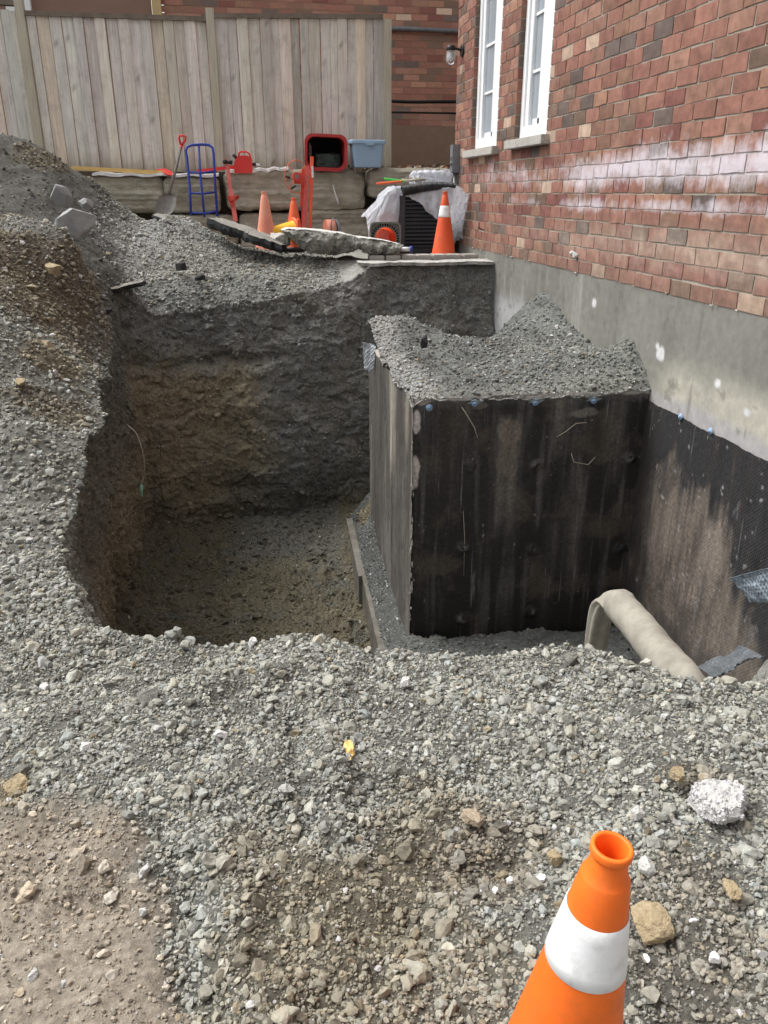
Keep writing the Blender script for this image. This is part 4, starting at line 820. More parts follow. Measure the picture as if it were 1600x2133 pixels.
# ------------------------------------------------------------------ wooden fence
FY = 11.42
fence = thing('wooden_fence', 'tall weathered grey board fence standing behind the stone retaining wall', 'fence', (0, 0, 0))
def fx(px, py=200): return at(px, py, FY)[0]
xA, xB, xC = fx(43, 25), fx(437, 25), fx(803, 35)
rgf = np.random.default_rng(3)
def panel(x0, x1, zt0, zt1, zb0, seed):
    V_, Fq, Cc = [], [], []; x = x0; off = 0; k = 0
    while x < x1-.02:
        wd = min(rgf.uniform(.095, .15), x1-x); dy = rgf.uniform(0, .02)*(1 if k % 2 else -1); nz = 30; nx = 4
        base = np.array([.70, .67, .615])*rgf.uniform(.86, 1.1)*np.array([1+rgf.normal()*.025, 1, 1-rgf.normal()*.03])
        if rgf.random() < .12: base = base*np.array([1.05, .98, .88])
        if rgf.random() < .1: base = base*.8
        f = (x-x0)/(x1-x0); zt = zt0+(zt1-zt0)*f; lean_ = rgf.normal()*.003; zb_ = zb0+rgf.uniform(-.02, .02); g = rgf.uniform(.001, .005)
        xs = np.linspace(x+g, x+wd-g, nx); zs = np.linspace(zb_, zt, nz); A, B = np.meshgrid(xs, zs, indexing='ij')
        cup = .004*np.cos((A-x-wd/2)/wd*math.pi)
        fr1 = np.c_[(A+lean_*(B-zb_)).ravel(), (FY-.02+dy-cup).ravel(), B.ravel()]; bk = fr1+np.array([0, .018, 0]); ii = np.arange(nx*nz).reshape(nx, nz)
        q = np.stack([ii[:-1, :-1], ii[1:, :-1], ii[1:, 1:], ii[:-1, 1:]], -1).reshape(-1, 4); n0 = nx*nz
        sd_ = [[ii[0, j], ii[0, j+1], ii[0, j+1]+n0, ii[0, j]+n0] for j in range(nz-1)]+[[ii[-1, j], ii[-1, j+1], ii[-1, j+1]+n0, ii[-1, j]+n0] for j in range(nz-1)]+[[ii[i, -1], ii[i+1, -1], ii[i+1, -1]+n0, ii[i, -1]+n0] for i in range(nx-1)]+[[ii[i, 0], ii[i+1, 0], ii[i+1, 0]+n0, ii[i, 0]+n0] for i in range(nx-1)]
        c = np.tile(base, (2*n0, 1)); zz = np.r_[fr1[:, 2], bk[:, 2]]
        PP = np.r_[fr1, bk]; nz_ = vnoise(PP*np.array([9, 1, .7]), 2, 3, seed+k)
        c = c*(1+.22*nz_[:, None]); bt = sstep(zb_+.3, zb_, zz+.1*nz_); c = c*(1-bt[:, None]*.5)+np.array([.26, .2, .1])*bt[:, None]*.5
        for _ in range(rgf.integers(0, 5)):      # knots
            kx, kz = rgf.uniform(x+.02, x+wd-.02), rgf.uniform(zb_, zt); d = np.hypot((PP[:, 0]-kx)/.014, (PP[:, 2]-kz)/.03); mk = np.clip(1.2-d, 0, 1)[:, None]*.7; c = c*(1-mk)+np.array([.1, .07, .05])*mk
        V_ += [fr1, bk]; Fq += [q+off, q[:, ::-1]+n0+off, np.array(sd_)+off]; Cc.append(c); off += 2*n0; x += wd; k += 1
    link('board_panel', np_mesh('board_panel', np.concatenate(V_), np.concatenate(Fq), np.concatenate(Cc), False), M['wood_fence'], fence)
zt = at(437, 44, FY)[2]; ztl = at(43, 30, FY)[2]
panel(xA+.06, xB-.05, at(60, 30, FY)[2], at(430, 42, FY)[2], 1.79, 100); panel(xB+.05, xC-.02, at(445, 36, FY)[2], at(800, 38, FY)[2], 1.79, 200); panel(xA-3.0, xA-.06, at(0, 24, FY)[2]+.3, at(0, 24, FY)[2], 1.79, 300)
for x, py in ((xA, 0), (xB, 17), (xC+.02, 28)):
    MB().box((x, FY-.02, (1.6+at(400, py, FY)[2])/2), (.1, .1, at(400, py, FY)[2]-1.6), bev=.006).build('post', M['post_wood'], fence)
for x0, x1, p0, p1 in ((xA+.05, xB-.05, 27, 40), (xB+.05, xC-.04, 33, 35), (xA-3, xA-.05, 0, 20)):
    z0, z1 = at(40 if x0 < xB else 445, p0, FY)[2], at(430 if x0 < xB-.1 else 800, p1, FY)[2]
    V_ = [(x, y, z+dz) for x, z in ((x0, z0), (x1, z1)) for y in (FY-.06, FY+.05) for dz in (-.03, .02)]
    MB().add(V_, [(0, 1, 3, 2), (4, 6, 7, 5), (0, 4, 5, 1), (2, 3, 7, 6), (0, 2, 6, 4), (1, 5, 7, 3)]).build('top_rail', M['rail_wood'], fence)
# ------------------------------------------------------------------ chain-link fence between the board fence and the house
cl = thing('chain_link_fence', 'brown chain link fence with dark top rail between the board fence and the house', 'wire fence', (0, 0, 0))
CY = 11.9; x0, x1 = at(808, 200, CY)[0]-.1, at(950, 200, CY)[0]+.35; zt = at(880, 211, CY)[2]
MB().tube([(x0, CY, zt), (x0+.4, CY, zt-.012), (x1, CY, zt+.01)], .022, 10).build('top_rail', M['dark'], cl)
MB().tube([(x0, CY, zt-.14), (x1, CY, zt-.14)], .012, 8).build('shadow_line', M['dark'], cl)  # dark tube added for the shadow line below the rail
mb = MB(); sp = .055; zb_ = 1.8; H_ = zt-zb_; x = x0-H_
while x < x1:
    for s in (1, -1):
        pts = [(x, zb_), (x+H_, zt)] if s == 1 else [(x+H_, zb_), (x, zt)]
        (a0, b0), (a1, b1) = pts
        def cut(a0, b0, a1, b1):
            t0, t1 = 0., 1.
            for lo, hi in ((x0, x1),):
                dx_ = a1-a0; ta, tb = sorted([(lo-a0)/dx_, (hi-a0)/dx_]); t0, t1 = max(t0, ta), min(t1, tb)
            return (t0, t1)
        t0, t1 = cut(a0, b0, a1, b1)
        if t1-t0 > .02: mb.tube([(a0+(a1-a0)*t0, CY+s*.002, b0+(b1-b0)*t0), (a0+(a1-a0)*t1, CY+s*.002, b0+(b1-b0)*t1)], .0016, 4, cap=False)
    x += sp
mb.build('wire_mesh', M['mesh_wire'], cl)
# ------------------------------------------------------------------ neighbouring house
NY = 14.2
nb = thing('brick_house', 'neighbouring brown brick house seen beyond the board fence', 'house', (0, 0, 0))
bzl = at(870, 262, NY)[2]
brick_wall('wall', nb, 'y', NY, at(325, 10, NY)[0], 8, bzl, 7.5, (), .004, 9, -1, bh=.0935, bl=.26, tint=1.35, white=False, gsub=2)
MB().box((5.5, NY+.15, 4), (8+4.9, .3, 8)).build('mortar', pmat('dark_mortar', (.36, .24, .17), (.28, .19, .14), scale=20), nb)
MB().box((4, NY-.012, (1.5+bzl)/2-.005), (8.6, .02, bzl-1.5-.008)).build('foundation', M['brown'], nb)
MB().box((at(185, 10, NY)[0]-.6, NY+.0, 4.5), (at(320, 10, NY)[0]-at(50, 10, NY)[0]+1.15, .1, 6)).build('stucco_panel', pmat('stucco', (.26, .16, .125), (.29, .185, .145), scale=4, rough=.9, bump=.1), nb)
MB().box((at(327, 10, NY)[0], NY-.07, 4.5), (.13, .12, 6)).build('corner_trim', pmat('trim', (.55, .4, .2), (.6, .46, .25), scale=4), nb)
MB().box((at(42, 10, NY)[0], NY-.09, 4.5), (.34, .12, 6)).build('white_trim', M['white'], nb)
MB().tube([(at(700, 60, NY)[0], NY-.05, at(700, 58, NY)[2]), (at(830, 62, NY)[0], NY-.05, at(830, 61, NY)[2]), (at(1000, 68, NY)[0], NY-.05, at(1000, 68, NY)[2])], .035, 8).build('pipe', M['greymetal'], nb)
MB().box((0, NY+3, 7.6), (22, 6.4, .2)).build('roof', M['dark'], nb)

# ------------------------------------------------------------------ pavers & slabs behind the pit
PZ = .885
pv = thing('concrete_slab', 'narrow pale concrete slab edge along the top of the back pit wall', 'slab', (0, 0, 0))
eP, eQ = grid_plane(lambda u, v: np.c_[1.12+1.37*u, 8.05+.3*v+0*u, PZ+.016+0*u], 160, 40)
e1 = vnoise(eP, 5, 4, 101); eP[:, 1] = np.where(eP[:, 1] < 8.06, eP[:, 1]+.09*e1, eP[:, 1]); eP[:, 2] += .012*vnoise(eP, 9, 4, 102)
sk = eP.reshape(160, 40, 3)[:, 0].copy(); sk2 = sk.copy(); sk2[:, 2] -= .03; n0 = len(eP); ex = np.r_[eP, sk2]; eq = np.r_[eQ, np.array([[i*40, n0+i, n0+i+1, (i+1)*40] for i in range(159)])]
link('slab_top', np_mesh('slab_top', ex, eq, None, False), pmat('slab_dusty', (.3, .29, .27), (.5, .49, .46), scale=14, rough=.95, bump=.9, bscale=50, grime=(.16, .15, .13), gscale=10), pv)
for k in range(7):
    a_ = onz(835+k*0, 520, PZ)
    xk = 1.35+.165*k
    o = MB().box((0, 0, 0), (.155, .2, .06), bev=.008).build('paver', M['paver']); o.location = (xk, 8.5+.0*k, PZ+.03); o.rotation_euler = (0, 0, .03*((k*7) % 5-2)); tag(o, ['small grey paver behind the slab edge beside the concrete lump', 'second small paver from the concrete lump in the row behind the slab', 'pale small paver left of the striped cone in the row', 'small paver just behind the striped cone', 'small paver right behind the striped cone base', 'small paver between the striped cone and the house wall', 'last small paver of the row, touching the house wall'][k], 'paver', 'row of small pavers behind the slab')
def slab(name, pxs, Y0, thick, seed, label, cat, m1, m2, nrm_tilt=(0, 0), depth=.5, flip=1):
    pass
def lump(name, pts, Y, depth, m, label, cat, seed, amp=.02, n=24, rot=0, tilt=0, cuts=4, group=None, tiltx=0, flat=None):
    """pts: (px0,py0,px1,py1) visible box; depth along Y"""
    a_ = at(pts[0], pts[3], Y); b_ = at(pts[2], pts[1], Y); sx, sz = b_[0]-a_[0], b_[2]-a_[2]
    o = rough_block(name, (sx, depth, sz), seed, amp, n, freq=5, m=m, cuts=cuts, flat=flat); o.location = ((a_[0]+b_[0])/2, Y+depth/2, (a_[2]+b_[2])/2); o.rotation_euler = (tiltx, tilt, rot)
    if label: tag(o, label, cat, group)
    return o
def front_slab(name, top, botm, Y0, back, seed, label):
    '''broken slab: flat top, painted bright for the light above, running back from its front edge, ragged fractured face curving under'''
    nu = 110; u = np.linspace(0, 1, nu); tx = np.array([p[0] for p in top], float); ty = np.array([p[1] for p in top], float); px_ = tx[0]+(tx[-1]-tx[0])*u
    T = np.array([at(x, y, Y0) for x, y in zip(px_, np.interp(px_, tx, ty))]); bx = np.array([p[0] for p in botm], float); by = np.array([p[1] for p in botm], float)
    B = np.array([at(x, y, Y0+.07) for x, y in zip(px_, np.interp(px_, bx, by))]); rows = []
    bk = back*(.55+.45*np.sin(np.pi*np.clip(u, .02, .98))**.5)
    for v in np.linspace(1, 0, 26): rows.append((T+np.c_[0*u, bk*v, .0*u], .12))
    for v in np.linspace(.05, 1, 20): rows.append((T*(1-v)+B*v-np.c_[0*u, .06*np.sin(math.pi*v)+0*u, 0*u], 1.))
    for v in np.linspace(.1, 1, 8): rows.append((B+np.c_[0*u, (bk-.07)*v, .01*v+0*u], 1.))
    P_ = np.concatenate([q for q, _ in rows]); am = np.repeat([a_ for _, a_ in rows], nu)
    f1 = vnoise(P_, 9, 4, seed, .6); f2 = np.abs(vnoise(P_, 16, 3, seed+1)); f3 = vnoise(P_, 40, 3, seed+2)
    P_[:, 1] += am*(.05*f1+.045*f2+.018*f3); P_[:, 2] += am*.015*f3*1.5+.006*f1; P_[:, 0] += am*.015*f3
    n_ = len(rows); ii = np.arange(n_*nu).reshape(n_, nu); Q_ = np.stack([ii[:-1, :-1], ii[:-1, 1:], ii[1:, 1:], ii[1:, :-1]], -1).reshape(-1, 4)
    Q_ = np.r_[Q_, np.stack([ii[-1, :-1], ii[-1, 1:], ii[0, 1:], ii[0, :-1]], -1)]
    tip = np.repeat([a_ < .5 for _, a_ in rows], nu); c_ = np.where(tip[:, None], np.array([.56, .55, .52]), np.array([.31, .305, .28]))*(1+.3*f1[:, None]+.25*f3[:, None])  # overhead light in the colour: bright top, face and its hollows darker
    dk = sstep(.1, .4, f1)*(~tip); c_ = c_*(1-.5*dk[:, None])
    o = link(name, np_mesh(name, P_, Q_, c_, False), M['stone']); return tag(o, label, 'rubble')
front_slab('concrete_lump', [(588, 480), (600, 476), (660, 480), (720, 487), (757, 497)], [(588, 482), (603, 492), (622, 512), (650, 528), (700, 531), (740, 524), (757, 510)], 8.45, .5, 21, 'largest broken concrete slab piece lying on the back rim of the pit')
front_slab('concrete_lump', [(742, 494), (780, 498), (815, 504), (840, 510)], [(742, 505), (758, 524), (780, 535), (815, 531), (832, 522), (840, 513)], 8.42, .42, 23, 'smaller broken concrete piece right of the largest slab, next to the pavers')
s4 = lump('concrete_lump', (560, 487, 612, 514), 8.7, .3, M['concrete2'], 'rough concrete lump wedged between the asphalt slab and the largest concrete slab', 'rubble', 27, .05, 24, 0, .0, 6)
def flat_slab(name, outline, zfun, thick, mtop, mside, label, cat):
    root = thing(name, label, cat); n_ = len(outline); c = np.mean(outline, 0)
    pts = []
    for i in range(n_):
        a_, b_ = np.array(outline[i]), np.array(outline[(i+1) % n_])
        for k in range(8): pts.append(a_+(b_-a_)*k/8+rg.normal(size=2)*.012)
    m_ = len(pts); T = [(p[0], p[1], zfun(*p)+rg.normal()*.004) for p in pts]; B = [(p[0]+rg.normal()*.012, p[1]+rg.normal()*.012, zfun(*p)-thick*rg.uniform(.8, 1.2)) for p in pts]; Mi = [((a_[0]+b_[0])/2-.012*rg.random(), (a_[1]+b_[1])/2-.02*rg.random(), (a_[2]+b_[2])/2) for a_, b_ in zip(T, B)]
    MB().add(T+[(c[0], c[1], zfun(*c)+.01)], [(i, (i+1) % m_, m_) for i in range(m_)]).build('top', mtop, root)
    T2 = [(x, y, z-.001) for x, y, z in T]
    MB().add(T2+Mi+B+[(c[0], c[1], zfun(*c)-thick)], [(i, (i+1) % m_, m_+(i+1) % m_, m_+i) for i in range(m_)]+[(m_+i, m_+(i+1) % m_, 2*m_+(i+1) % m_, 2*m_+i) for i in range(m_)]+[(2*m_+(i+1) % m_, 2*m_+i, 3*m_) for i in range(m_)]).build('broken_edge', mside, root)
    return root
q0, q1 = at(432, 462, 8.9), at(592, 512, 8.6)
nx_ = (q1[2]-q0[2])/(q1[0]-q0[0])
flat_slab('asphalt_slab', [(q0[0], q0[1]), (q0[0]+.3, q0[1]-.16), (q1[0]-.25, q1[1]-.03), (q1[0], q1[1]), (q1[0]+.02, q1[1]+.3), (q1[0]-.3, q1[1]+.55), (q0[0]+.15, q0[1]+.35)],
          lambda x, y: q0[2]+.02+(x-q0[0])*nx_+(y-8.7)*.10, .085, M['asphalt_top'], M['asphalt'], 'broken black asphalt slab with dusty top tilted on the gravel mound', 'asphalt slab')
q0, q1 = at(318, 452, 9.15), at(400, 478, 9.0)
flat_slab('asphalt_slab', [(q0[0], q0[1]), (q1[0]-.1, q1[1]-.08), (q1[0], q1[1]), (q1[0]+.08, q1[1]+.3), (q0[0]+.1, q0[1]+.3)], lambda x, y: q0[2]+.01+(x-q0[0])*(q1[2]-q0[2])/(q1[0]-q0[0])+(y-9)*.1, .04, M['asphalt_top'], M['asphalt'], 'small thin asphalt piece on top of the pale gravel mound below the shovel', 'asphalt piece')
flat_slab('asphalt_slab', [tuple(at(x, y, Y)[:2]) for x, y, Y in ((214, 620, 7.3), (300, 600, 7.65), (305, 596, 7.85), (220, 612, 7.75))], lambda x, y: at(214, 619, 7.3)[2]+.05+(x-at(214, 620, 7.3)[0])*.12, .035, M['asphalt_top'], M['asphalt'], 'thin asphalt strip sticking out of the pit rim at the back left corner', 'asphalt piece')
def bould(pxc, pyc, w_, h_, Y, seed, label, m=M['boulder'], name='boulder', d=.2, cuts=7, tilt=.3, amp=.02, up=0):
    o = lump(name, (pxc-w_/2, pyc-h_/2, pxc+w_/2, pyc+h_/2), Y, d, m, label, 'rock', seed, amp*.6, 15, .15, tilt, cuts*2)
    for p_ in o.data.polygons: p_.use_smooth = False
    return o
bould(122, 408, 46, 44, 7.95, 31, 'upper pale angular rock stuck in the dark soil heap')
bould(152, 470, 76, 66, 7.3, 33, 'largest pale grey rock low on the dark soil heap', d=.26)
bould(176, 424, 30, 22, 7.9, 35, 'smallest pale rock right of the upper rock on the dark heap', d=.12)
bould(215, 652, 34, 14, 6.55, 37, 'flat black asphalt crumb at the left pit rim', M['asphalt'], 'asphalt_crumb', .1, 4, -.1)
bould(378, 556, 24, 16, 8.1, 38, 'black asphalt crumb on the pale gravel mound, upper of the two', M['asphalt'], 'asphalt_crumb', .1, 4, -.1)
bould(415, 579, 22, 12, 8.0, 39, 'black asphalt crumb on the pale gravel mound, lower of the two', M['asphalt'], 'asphalt_crumb', .1, 4, -.1)
bould(107, 562, 34, 22, 5.95, 41, 'ochre clay lump on the brown mound at the left', M['yclay'], 'clay_lump', .12)
bould(92, 728, 24, 34, 5.15, 42, 'upright ochre clay lump on the left bank', M['yclay'], 'clay_lump', .1)
bould(36, 800, 20, 14, 4.6, 43, 'small ochre clay lump at the left edge of the bank', M['yclay'], 'clay_lump', .1)
bould(885, 715, 20, 22, 5.6, 44, 'small black crumb lying in the soil on the cellar top', M['asphalt'], 'asphalt_crumb', .07, 4, -.1)
bould(1378, 706, 20, 24, WX and 4.5, 45, '', M['whitestone']) if False else None
# near stones that one can pick out, on the ground in front
def nstone(px, py, sz, m, label, seed, name='stone', asp=(1, 1, .7), cat='rock'):
    p_ = onz(px, py, 0); z_ = float(gz(np.array([p_[0]]), np.array([p_[1]]))[0]); p_ = onz(px, py, z_+.01)
    o = rough_block(name, (sz*asp[0], sz*asp[1], sz*asp[2]), seed, .06, 16, freq=5, m=m, cuts=14, smooth=False); o.location = (p_[0], p_[1], z_+sz*asp[2]*.25+.017); o.rotation_euler = (0, .1, seed*1.3); tag(o, label, cat); return o
def crusty(px, py, sz, m, label, seed, colr, name, cat='rock'):
    o = nstone(px, py, sz, m, label, seed, name, (1, .9, .45), cat); P_ = np.array([v.co for v in o.data.vertices]); P_ = P_[P_[:, 2] > -.005*1]
    P_ = P_[rg.integers(0, len(P_), 520)]*.97+rg.normal(size=(520, 3))*.001; me = rocks_mesh('aggregate', P_, rg.uniform(.003, .0085, 520), np.clip(np.array(colr)*rg.uniform(.5, 1.1, (520, 1)), 0, .8), R12, seed); link('aggregate', me, M['stone'], o); return o
crusty(1500, 1690, .155, M['whitestone'], 'large pale white chunk of broken concrete right of the near cone', 51, (.6, .59, .6), 'concrete_chunk', 'rubble')
nstone(1410, 1622, .05, M['yclay'], 'ochre lump behind the pale concrete chunk', 52)
nstone(1355, 1935, .085, M['yclay'], 'big ochre rock beside the white band of the near cone', 53, asp=(1, 1.1, .5))
nstone(1525, 1865, .055, M['yclay'], 'ochre rock at the right edge beyond the near cone', 54, asp=(1.3, .8, .5))
nstone(982, 1706, .06, pmat('buff_rock', (.3, .24, .17), (.4, .33, .25), scale=20, bump=.6), 'flat buff rock in the middle of the foreground gravel', 55, asp=(1.2, .8, .5))
nstone(1155, 1795, .035, M['yclay'], 'small ochre stone left of the near cone tip', 56)
nstone(1327, 1700, .035, M['whitestone'], 'flat pinkish stone above the near cone tip', 57)
nstone(1345, 1815, .045, M['whitestone'], 'pale stone just right of the near cone neck', 58)
nstone(180, 1565, .035, M['whitestone'], 'pale smooth stone in the gravel at the left', 59)
nstone(845, 1430, .04, M['whitestone'], 'round grey stone near the middle of the pit edge gravel', 60)
nstone(302, 1820, .03, M['whitestone'], 'white oblong stone at the edge of the bare earth', 61, asp=(1.3, .6, .6))
nstone(36, 1650, .07, M['yclay'], 'rusty ochre rock at the left edge of the foreground', 62)
nstone(370, 1322, .04, pmat('grey_rock', (.2, .2, .18), (.3, .3, .28), scale=30, bump=.6), 'stone sitting on the pit edge above the far left gravel', 63)
nstone(727, 1567, .085, M['lumber'], 'splinter of yellow wood lying in the gravel', 64, 'wood_chip', (1.4, .35, .25), 'wood chip')
nstone(1487, 2002, .025, M['chip'], 'bright white chip near the right edge beside the cone', 65, 'white_chip', cat='chip')
nstone(1125, 1838, .022, M['chip'], 'bright white chip closest to the left of the near cone', 66, 'white_chip', cat='chip')
nstone(1061, 1842, .019, M['chip'], 'middle white chip of the three left of the near cone', 67, 'white_chip', cat='chip')
nstone(1031, 1860, .017, M['chip'], 'leftmost white chip of the three left of the near cone', 68, 'white_chip', cat='chip')
nstone(1346, 2000, .022, M['chip'], 'oblong white chip touching the cone right side', 69, 'white_chip', (1, .5, .4), cat='chip')
nstone(1443, 1922, .02, M['chip'], 'white sliver right of the big ochre rock', 70, 'white_chip', (1.2, .4, .3), cat='chip')
nstone(300, 1905, .02, M['whitestone'], 'small pale stone on the bare earth lower left', 71)
nstone(70, 2040, .025, M['whitestone'], 'pale pebble on the bare earth at the lower left corner', 72)

# ------------------------------------------------------------------ traffic cones
def cone(loc, rot, label, m, h=.7, collar=True, base='black', collar_z=(.33, .49), group=None, top=True, bm=M['black'], r0=.135, r1=.030, sq=.36):
    o = thing('traffic_cone', label, 'traffic cone', loc, rot, group); b0 = .035
    k = (r0-r1)/(h-b0)
    def rad(z): return r0-(z-b0)*k
    zn = h-.058
    prof = [(r0+.02, b0-.002), (r0, b0+.01)]+[(rad(z), z) for z in np.linspace(b0+.02, zn, 14)]
    rn = rad(zn)-.001
    prof += [(rn-.0005, zn+.003), (rn-.004, zn+.008), (r1+.0, zn+.026), (r1-.002, h-.020), (r1-.002, h-.0165), (r1+.0015, h-.0155), (r1+.003, h-.012), (r1+.003, h-.003), (r1+.0015, h), (r1-.003, h), (r1-.0045, h-.003), (r1-.006, h-.05), (rad(zn-.1)-.012, zn-.1), (.06, .25)]
    MB().lathe(prof, 64).build('body', m, o)
    if collar:
        z0, z1 = collar_z; zs = np.linspace(z0, z1, 6)
        MB().lathe([(rad(z0)+.0005, z0-.001)]+[(rad(z)+.002, z) for z in zs]+[(rad(z1)+.0005, z1+.001)], 64).build('collar', M['reflect'], o)
    if base: MB().box((0, 0, b0/2), (sq, sq, b0), bev=.012).lathe([(r0+.035, b0-.001), (r0+.03, b0+.012), (r0+.002, b0+.014)], 40).build('base', bm, o)
    return o
ctop = onz(1276, 1762, .66)
lean_r, lean_f = .055, 0.0
ax_ = np.array([.075, -.02, 1.0]); ax_ /= np.linalg.norm(ax_)
q = Vector(ax_).to_track_quat('Z', 'Y'); H_ = .7
zb_ = 0.0; cb_ = ctop-ax_*H_*1.0
cone((cb_[0], cb_[1], cb_[2]), q.to_euler(), 'orange cone with wide white band in the near right foreground', M['orange'], H_, collar_z=(.472, .578), r0=.127, r1=.0285)
c0 = onz(917, 533, PZ+.04); print('far cone', c0)
c1 = cone((2.12, 8.72, PZ+.0), (0, 0, .1), 'red orange cone with white band standing on the patio by the covered air conditioner', M['oranged'], .67, collar_z=(.42, .53), r0=.128, r1=.024)
bpy.data.objects.remove([c for c in c1.children if c.name.startswith('collar')][0]) if False else None
MB().lathe([(.165, .036), (.16, .044), (.13, .05)], 40).build('white_ring', M['reflect'], c1)
pz = .9
def stand(px, pyb, pyt, Y, **k):
    a_, b_ = at(px, pyb, Y), at(px, pyt, Y); return a_, b_[2]-a_[2]
a_, hh = stand(555, 492, 399, 9.9); cone((a_[0], a_[1], at(547, 399, 9.9)[2]-.7), (0, 0, 0), 'faded pink orange cone standing behind the asphalt slab, left of the yellow cone', M['pinkcone'], .7, collar=False, r0=.14, r1=.03)
a_ = at(611, 412, 10.2); cone((a_[0], a_[1], a_[2]-.6), (0, 0, 0), 'plain bright orange cone without band standing before the stone wall', M['redorange'], .6, collar=False, r0=.13, r1=.026)
p_ = at(566, 478, 9.95); q = Vector((-.75, -.25, -.05)).normalized()
yc = cone((p_[0]+.30, p_[1]+.05, p_[2]-.02), (-q).to_track_quat('-Z', 'Y').to_euler(), 'yellow cone lying on its side between two upright orange cones', M['yellow'], .55, collar=False, r0=.12, r1=.028, bm=M['redorange'], sq=.28)
# cone lying with its open ribbed base toward the camera
p_ = at(803, 497, 9.15)
lc_ = thing('traffic_cone', 'cone lying down, its ribbed black base and orange hollow facing out', 'traffic cone', tuple(p_), (R(90), 0, 0))
MB().lathe([(.118, 0), (.115, -.02), (.1, -.15), (.08, -.32), (.04, -.5), (.0, -.52)], 48).build('body', M['thin_orange'], lc_)
mb = MB(); sq = .175
rect = []
for k in range(48):
    a_ = 2*math.pi*k/48; c, s = math.cos(a_), math.sin(a_); L_ = (abs(c)**8+abs(s)**8)**(1/8); rect.append((sq*c/L_, sq*s/L_))
V_ = [(x, y, z) for z in (0, -.03) for x, y in rect]+[(x*.9, y*.9, z) for z in (0, -.03) for x, y in rect]; n_ = 48
mb.add(V_, [(i, (i+1) % n_, 2*n_+(i+1) % n_, 2*n_+i) for i in range(n_)]+[(i, (i+1) % n_, n_+(i+1) % n_, n_+i) for i in range(n_)]+[(2*n_+i, 2*n_+(i+1) % n_, 3*n_+(i+1) % n_, 3*n_+i) for i in range(n_)])
mb.lathe([(.118, -.03), (.118, .002), (.128, .002), (.128, -.03)], 48)
for k in range(32):
    a_ = 2*math.pi*(k+.5)/32; c, s = math.cos(a_), math.sin(a_); L_ = (abs(c)**8+abs(s)**8)**(1/8); r2 = sq/L_-.008
    mb.tube([(c*.125, s*.125, -.012), (c*r2, s*r2, -.012)], .005, 4, smooth=False)
mb.add([(x*.99, y*.99, -.031) for x, y in rect]+[(.12*math.cos(2*math.pi*k/48), .12*math.sin(2*math.pi*k/48), -.031) for k in range(48)], [(i, (i+1) % 48, 48+(i+1) % 48, 48+i) for i in range(48)])
mb.build('base', pmat('ribbed_base', (.14, .14, .12), (.22, .22, .2), scale=30, rough=.7), lc_)
MB().lathe([(.12, -.029), (.155, -.029)], 48).build('recess', M['dark'], lc_)

# ------------------------------------------------------------------ tools in front of the stone wall
TY = 10.75
def seg(pts, Y=TY): return [at(x, y, Y) for x, y in pts]
sh = thing('shovel', 'grey shafted shovel with red D handle leaning on the stone wall', 'shovel')
MB().tube([at(377, 305, 10.85), at(367, 350, 10.8), at(352, 405, 10.7)], .017, 10).build('shaft', M['shaft'], sh)
MB().tube([at(x, y, 10.85) for x, y in [(378, 305), (373, 290), (374, 283), (380, 282), (387, 285), (386, 292), (379, 303)]], .013, 8).tube([at(378, 303, 10.85), at(376, 312, 10.85)], .02, 8).build('handle', M['redp'], sh)
a_ = at(352, 403, 10.7); b_ = at(340, 450, 10.6); bl = MB(); bx = np.array(b_-a_); 
V_ = []
for t_, w_ in ((0, .03), (.12, .1), (.5, .12), (.85, .1), (1.05, .03)):
    for s in (-1, -.5, 0, .5, 1): V_.append(a_+bx*t_+np.array([s*w_, .03*(1-s*s)-.02, 0]))
V2 = [v_+np.array([0, .004, 0]) for v_ in V_]
bl.add(V_+V2, [(i*5+j, i*5+j+1, i*5+j+6, i*5+j+5) for i in range(4) for j in range(4)]+[(25+i*5+j, 25+i*5+j+5, 25+i*5+j+6, 25+i*5+j+1) for i in range(4) for j in range(4)]).build('blade', M['shaft'], sh)
ht = thing('hand_truck', 'blue tubular steel hand truck frame leaning upright on the stone wall', 'hand truck')
def HP(x, y): return at(x, y, TY-.25+(450-y)*.0016)
MB().tube([HP(x, y) for x, y in [(398, 448), (396, 400), (390, 330), (387, 315), (390, 306), (400, 302), (420, 301), (435, 302), (443, 308), (445, 320), (448, 380), (453, 450)]], .0155, 10).build('frame', M['blue'], ht)
MB().tube([HP(x, y) for x, y in [(414, 302), (417, 360), (421, 400), (426, 452)]], .0135, 8).build('centre_tube', M['blue'], ht)
for (xa, ya, xb, yb) in [(392, 359, 447, 357), (395, 402, 450, 400), (398, 443, 453, 440)]:
    MB().tube([HP(xa, ya), HP((xa+xb)/2, ya+1.5), HP(xb, yb)], .013, 8).build('cross_bar', M['blue'], ht)
# red notched jack bar leaning
rj = thing('red_jack', 'faded red steel bar jack leaning against the gap in the stone wall', 'jack')
mb = MB()
def flatbar(mb, p0, p1, w_, d_=.03):
    p0, p1 = Vector([float(q_) for q_ in p0]), Vector([float(q_) for q_ in p1]); t_ = (p1-p0); L_ = t_.length; t_.normalize(); s_ = t_.cross(Vector((0, 1, 0))).normalized(); n_ = s_.cross(t_)
    Rm = Matrix((s_, n_, t_)).transposed(); mb.box((p0+p1)/2, (w_, d_, L_), rot=Rm, bev=.003); return mb
flatbar(flatbar(mb, at(472, 332, 10.8), at(481, 400, 10.7), .045), at(481, 398, 10.7), at(491, 462, 10.6), .055); mb.build('bar', M['pinkpaint'], rj)
mb = MB(); flatbar(mb, at(478, 415, 10.62), at(498, 410, 10.62), .05, .06); flatbar(mb, at(482, 428, 10.62), at(497, 408, 10.62), .02, .06); flatbar(mb, at(476, 408, 10.64), at(482, 428, 10.64), .03, .06); mb.build('clamp', M['red'], rj)
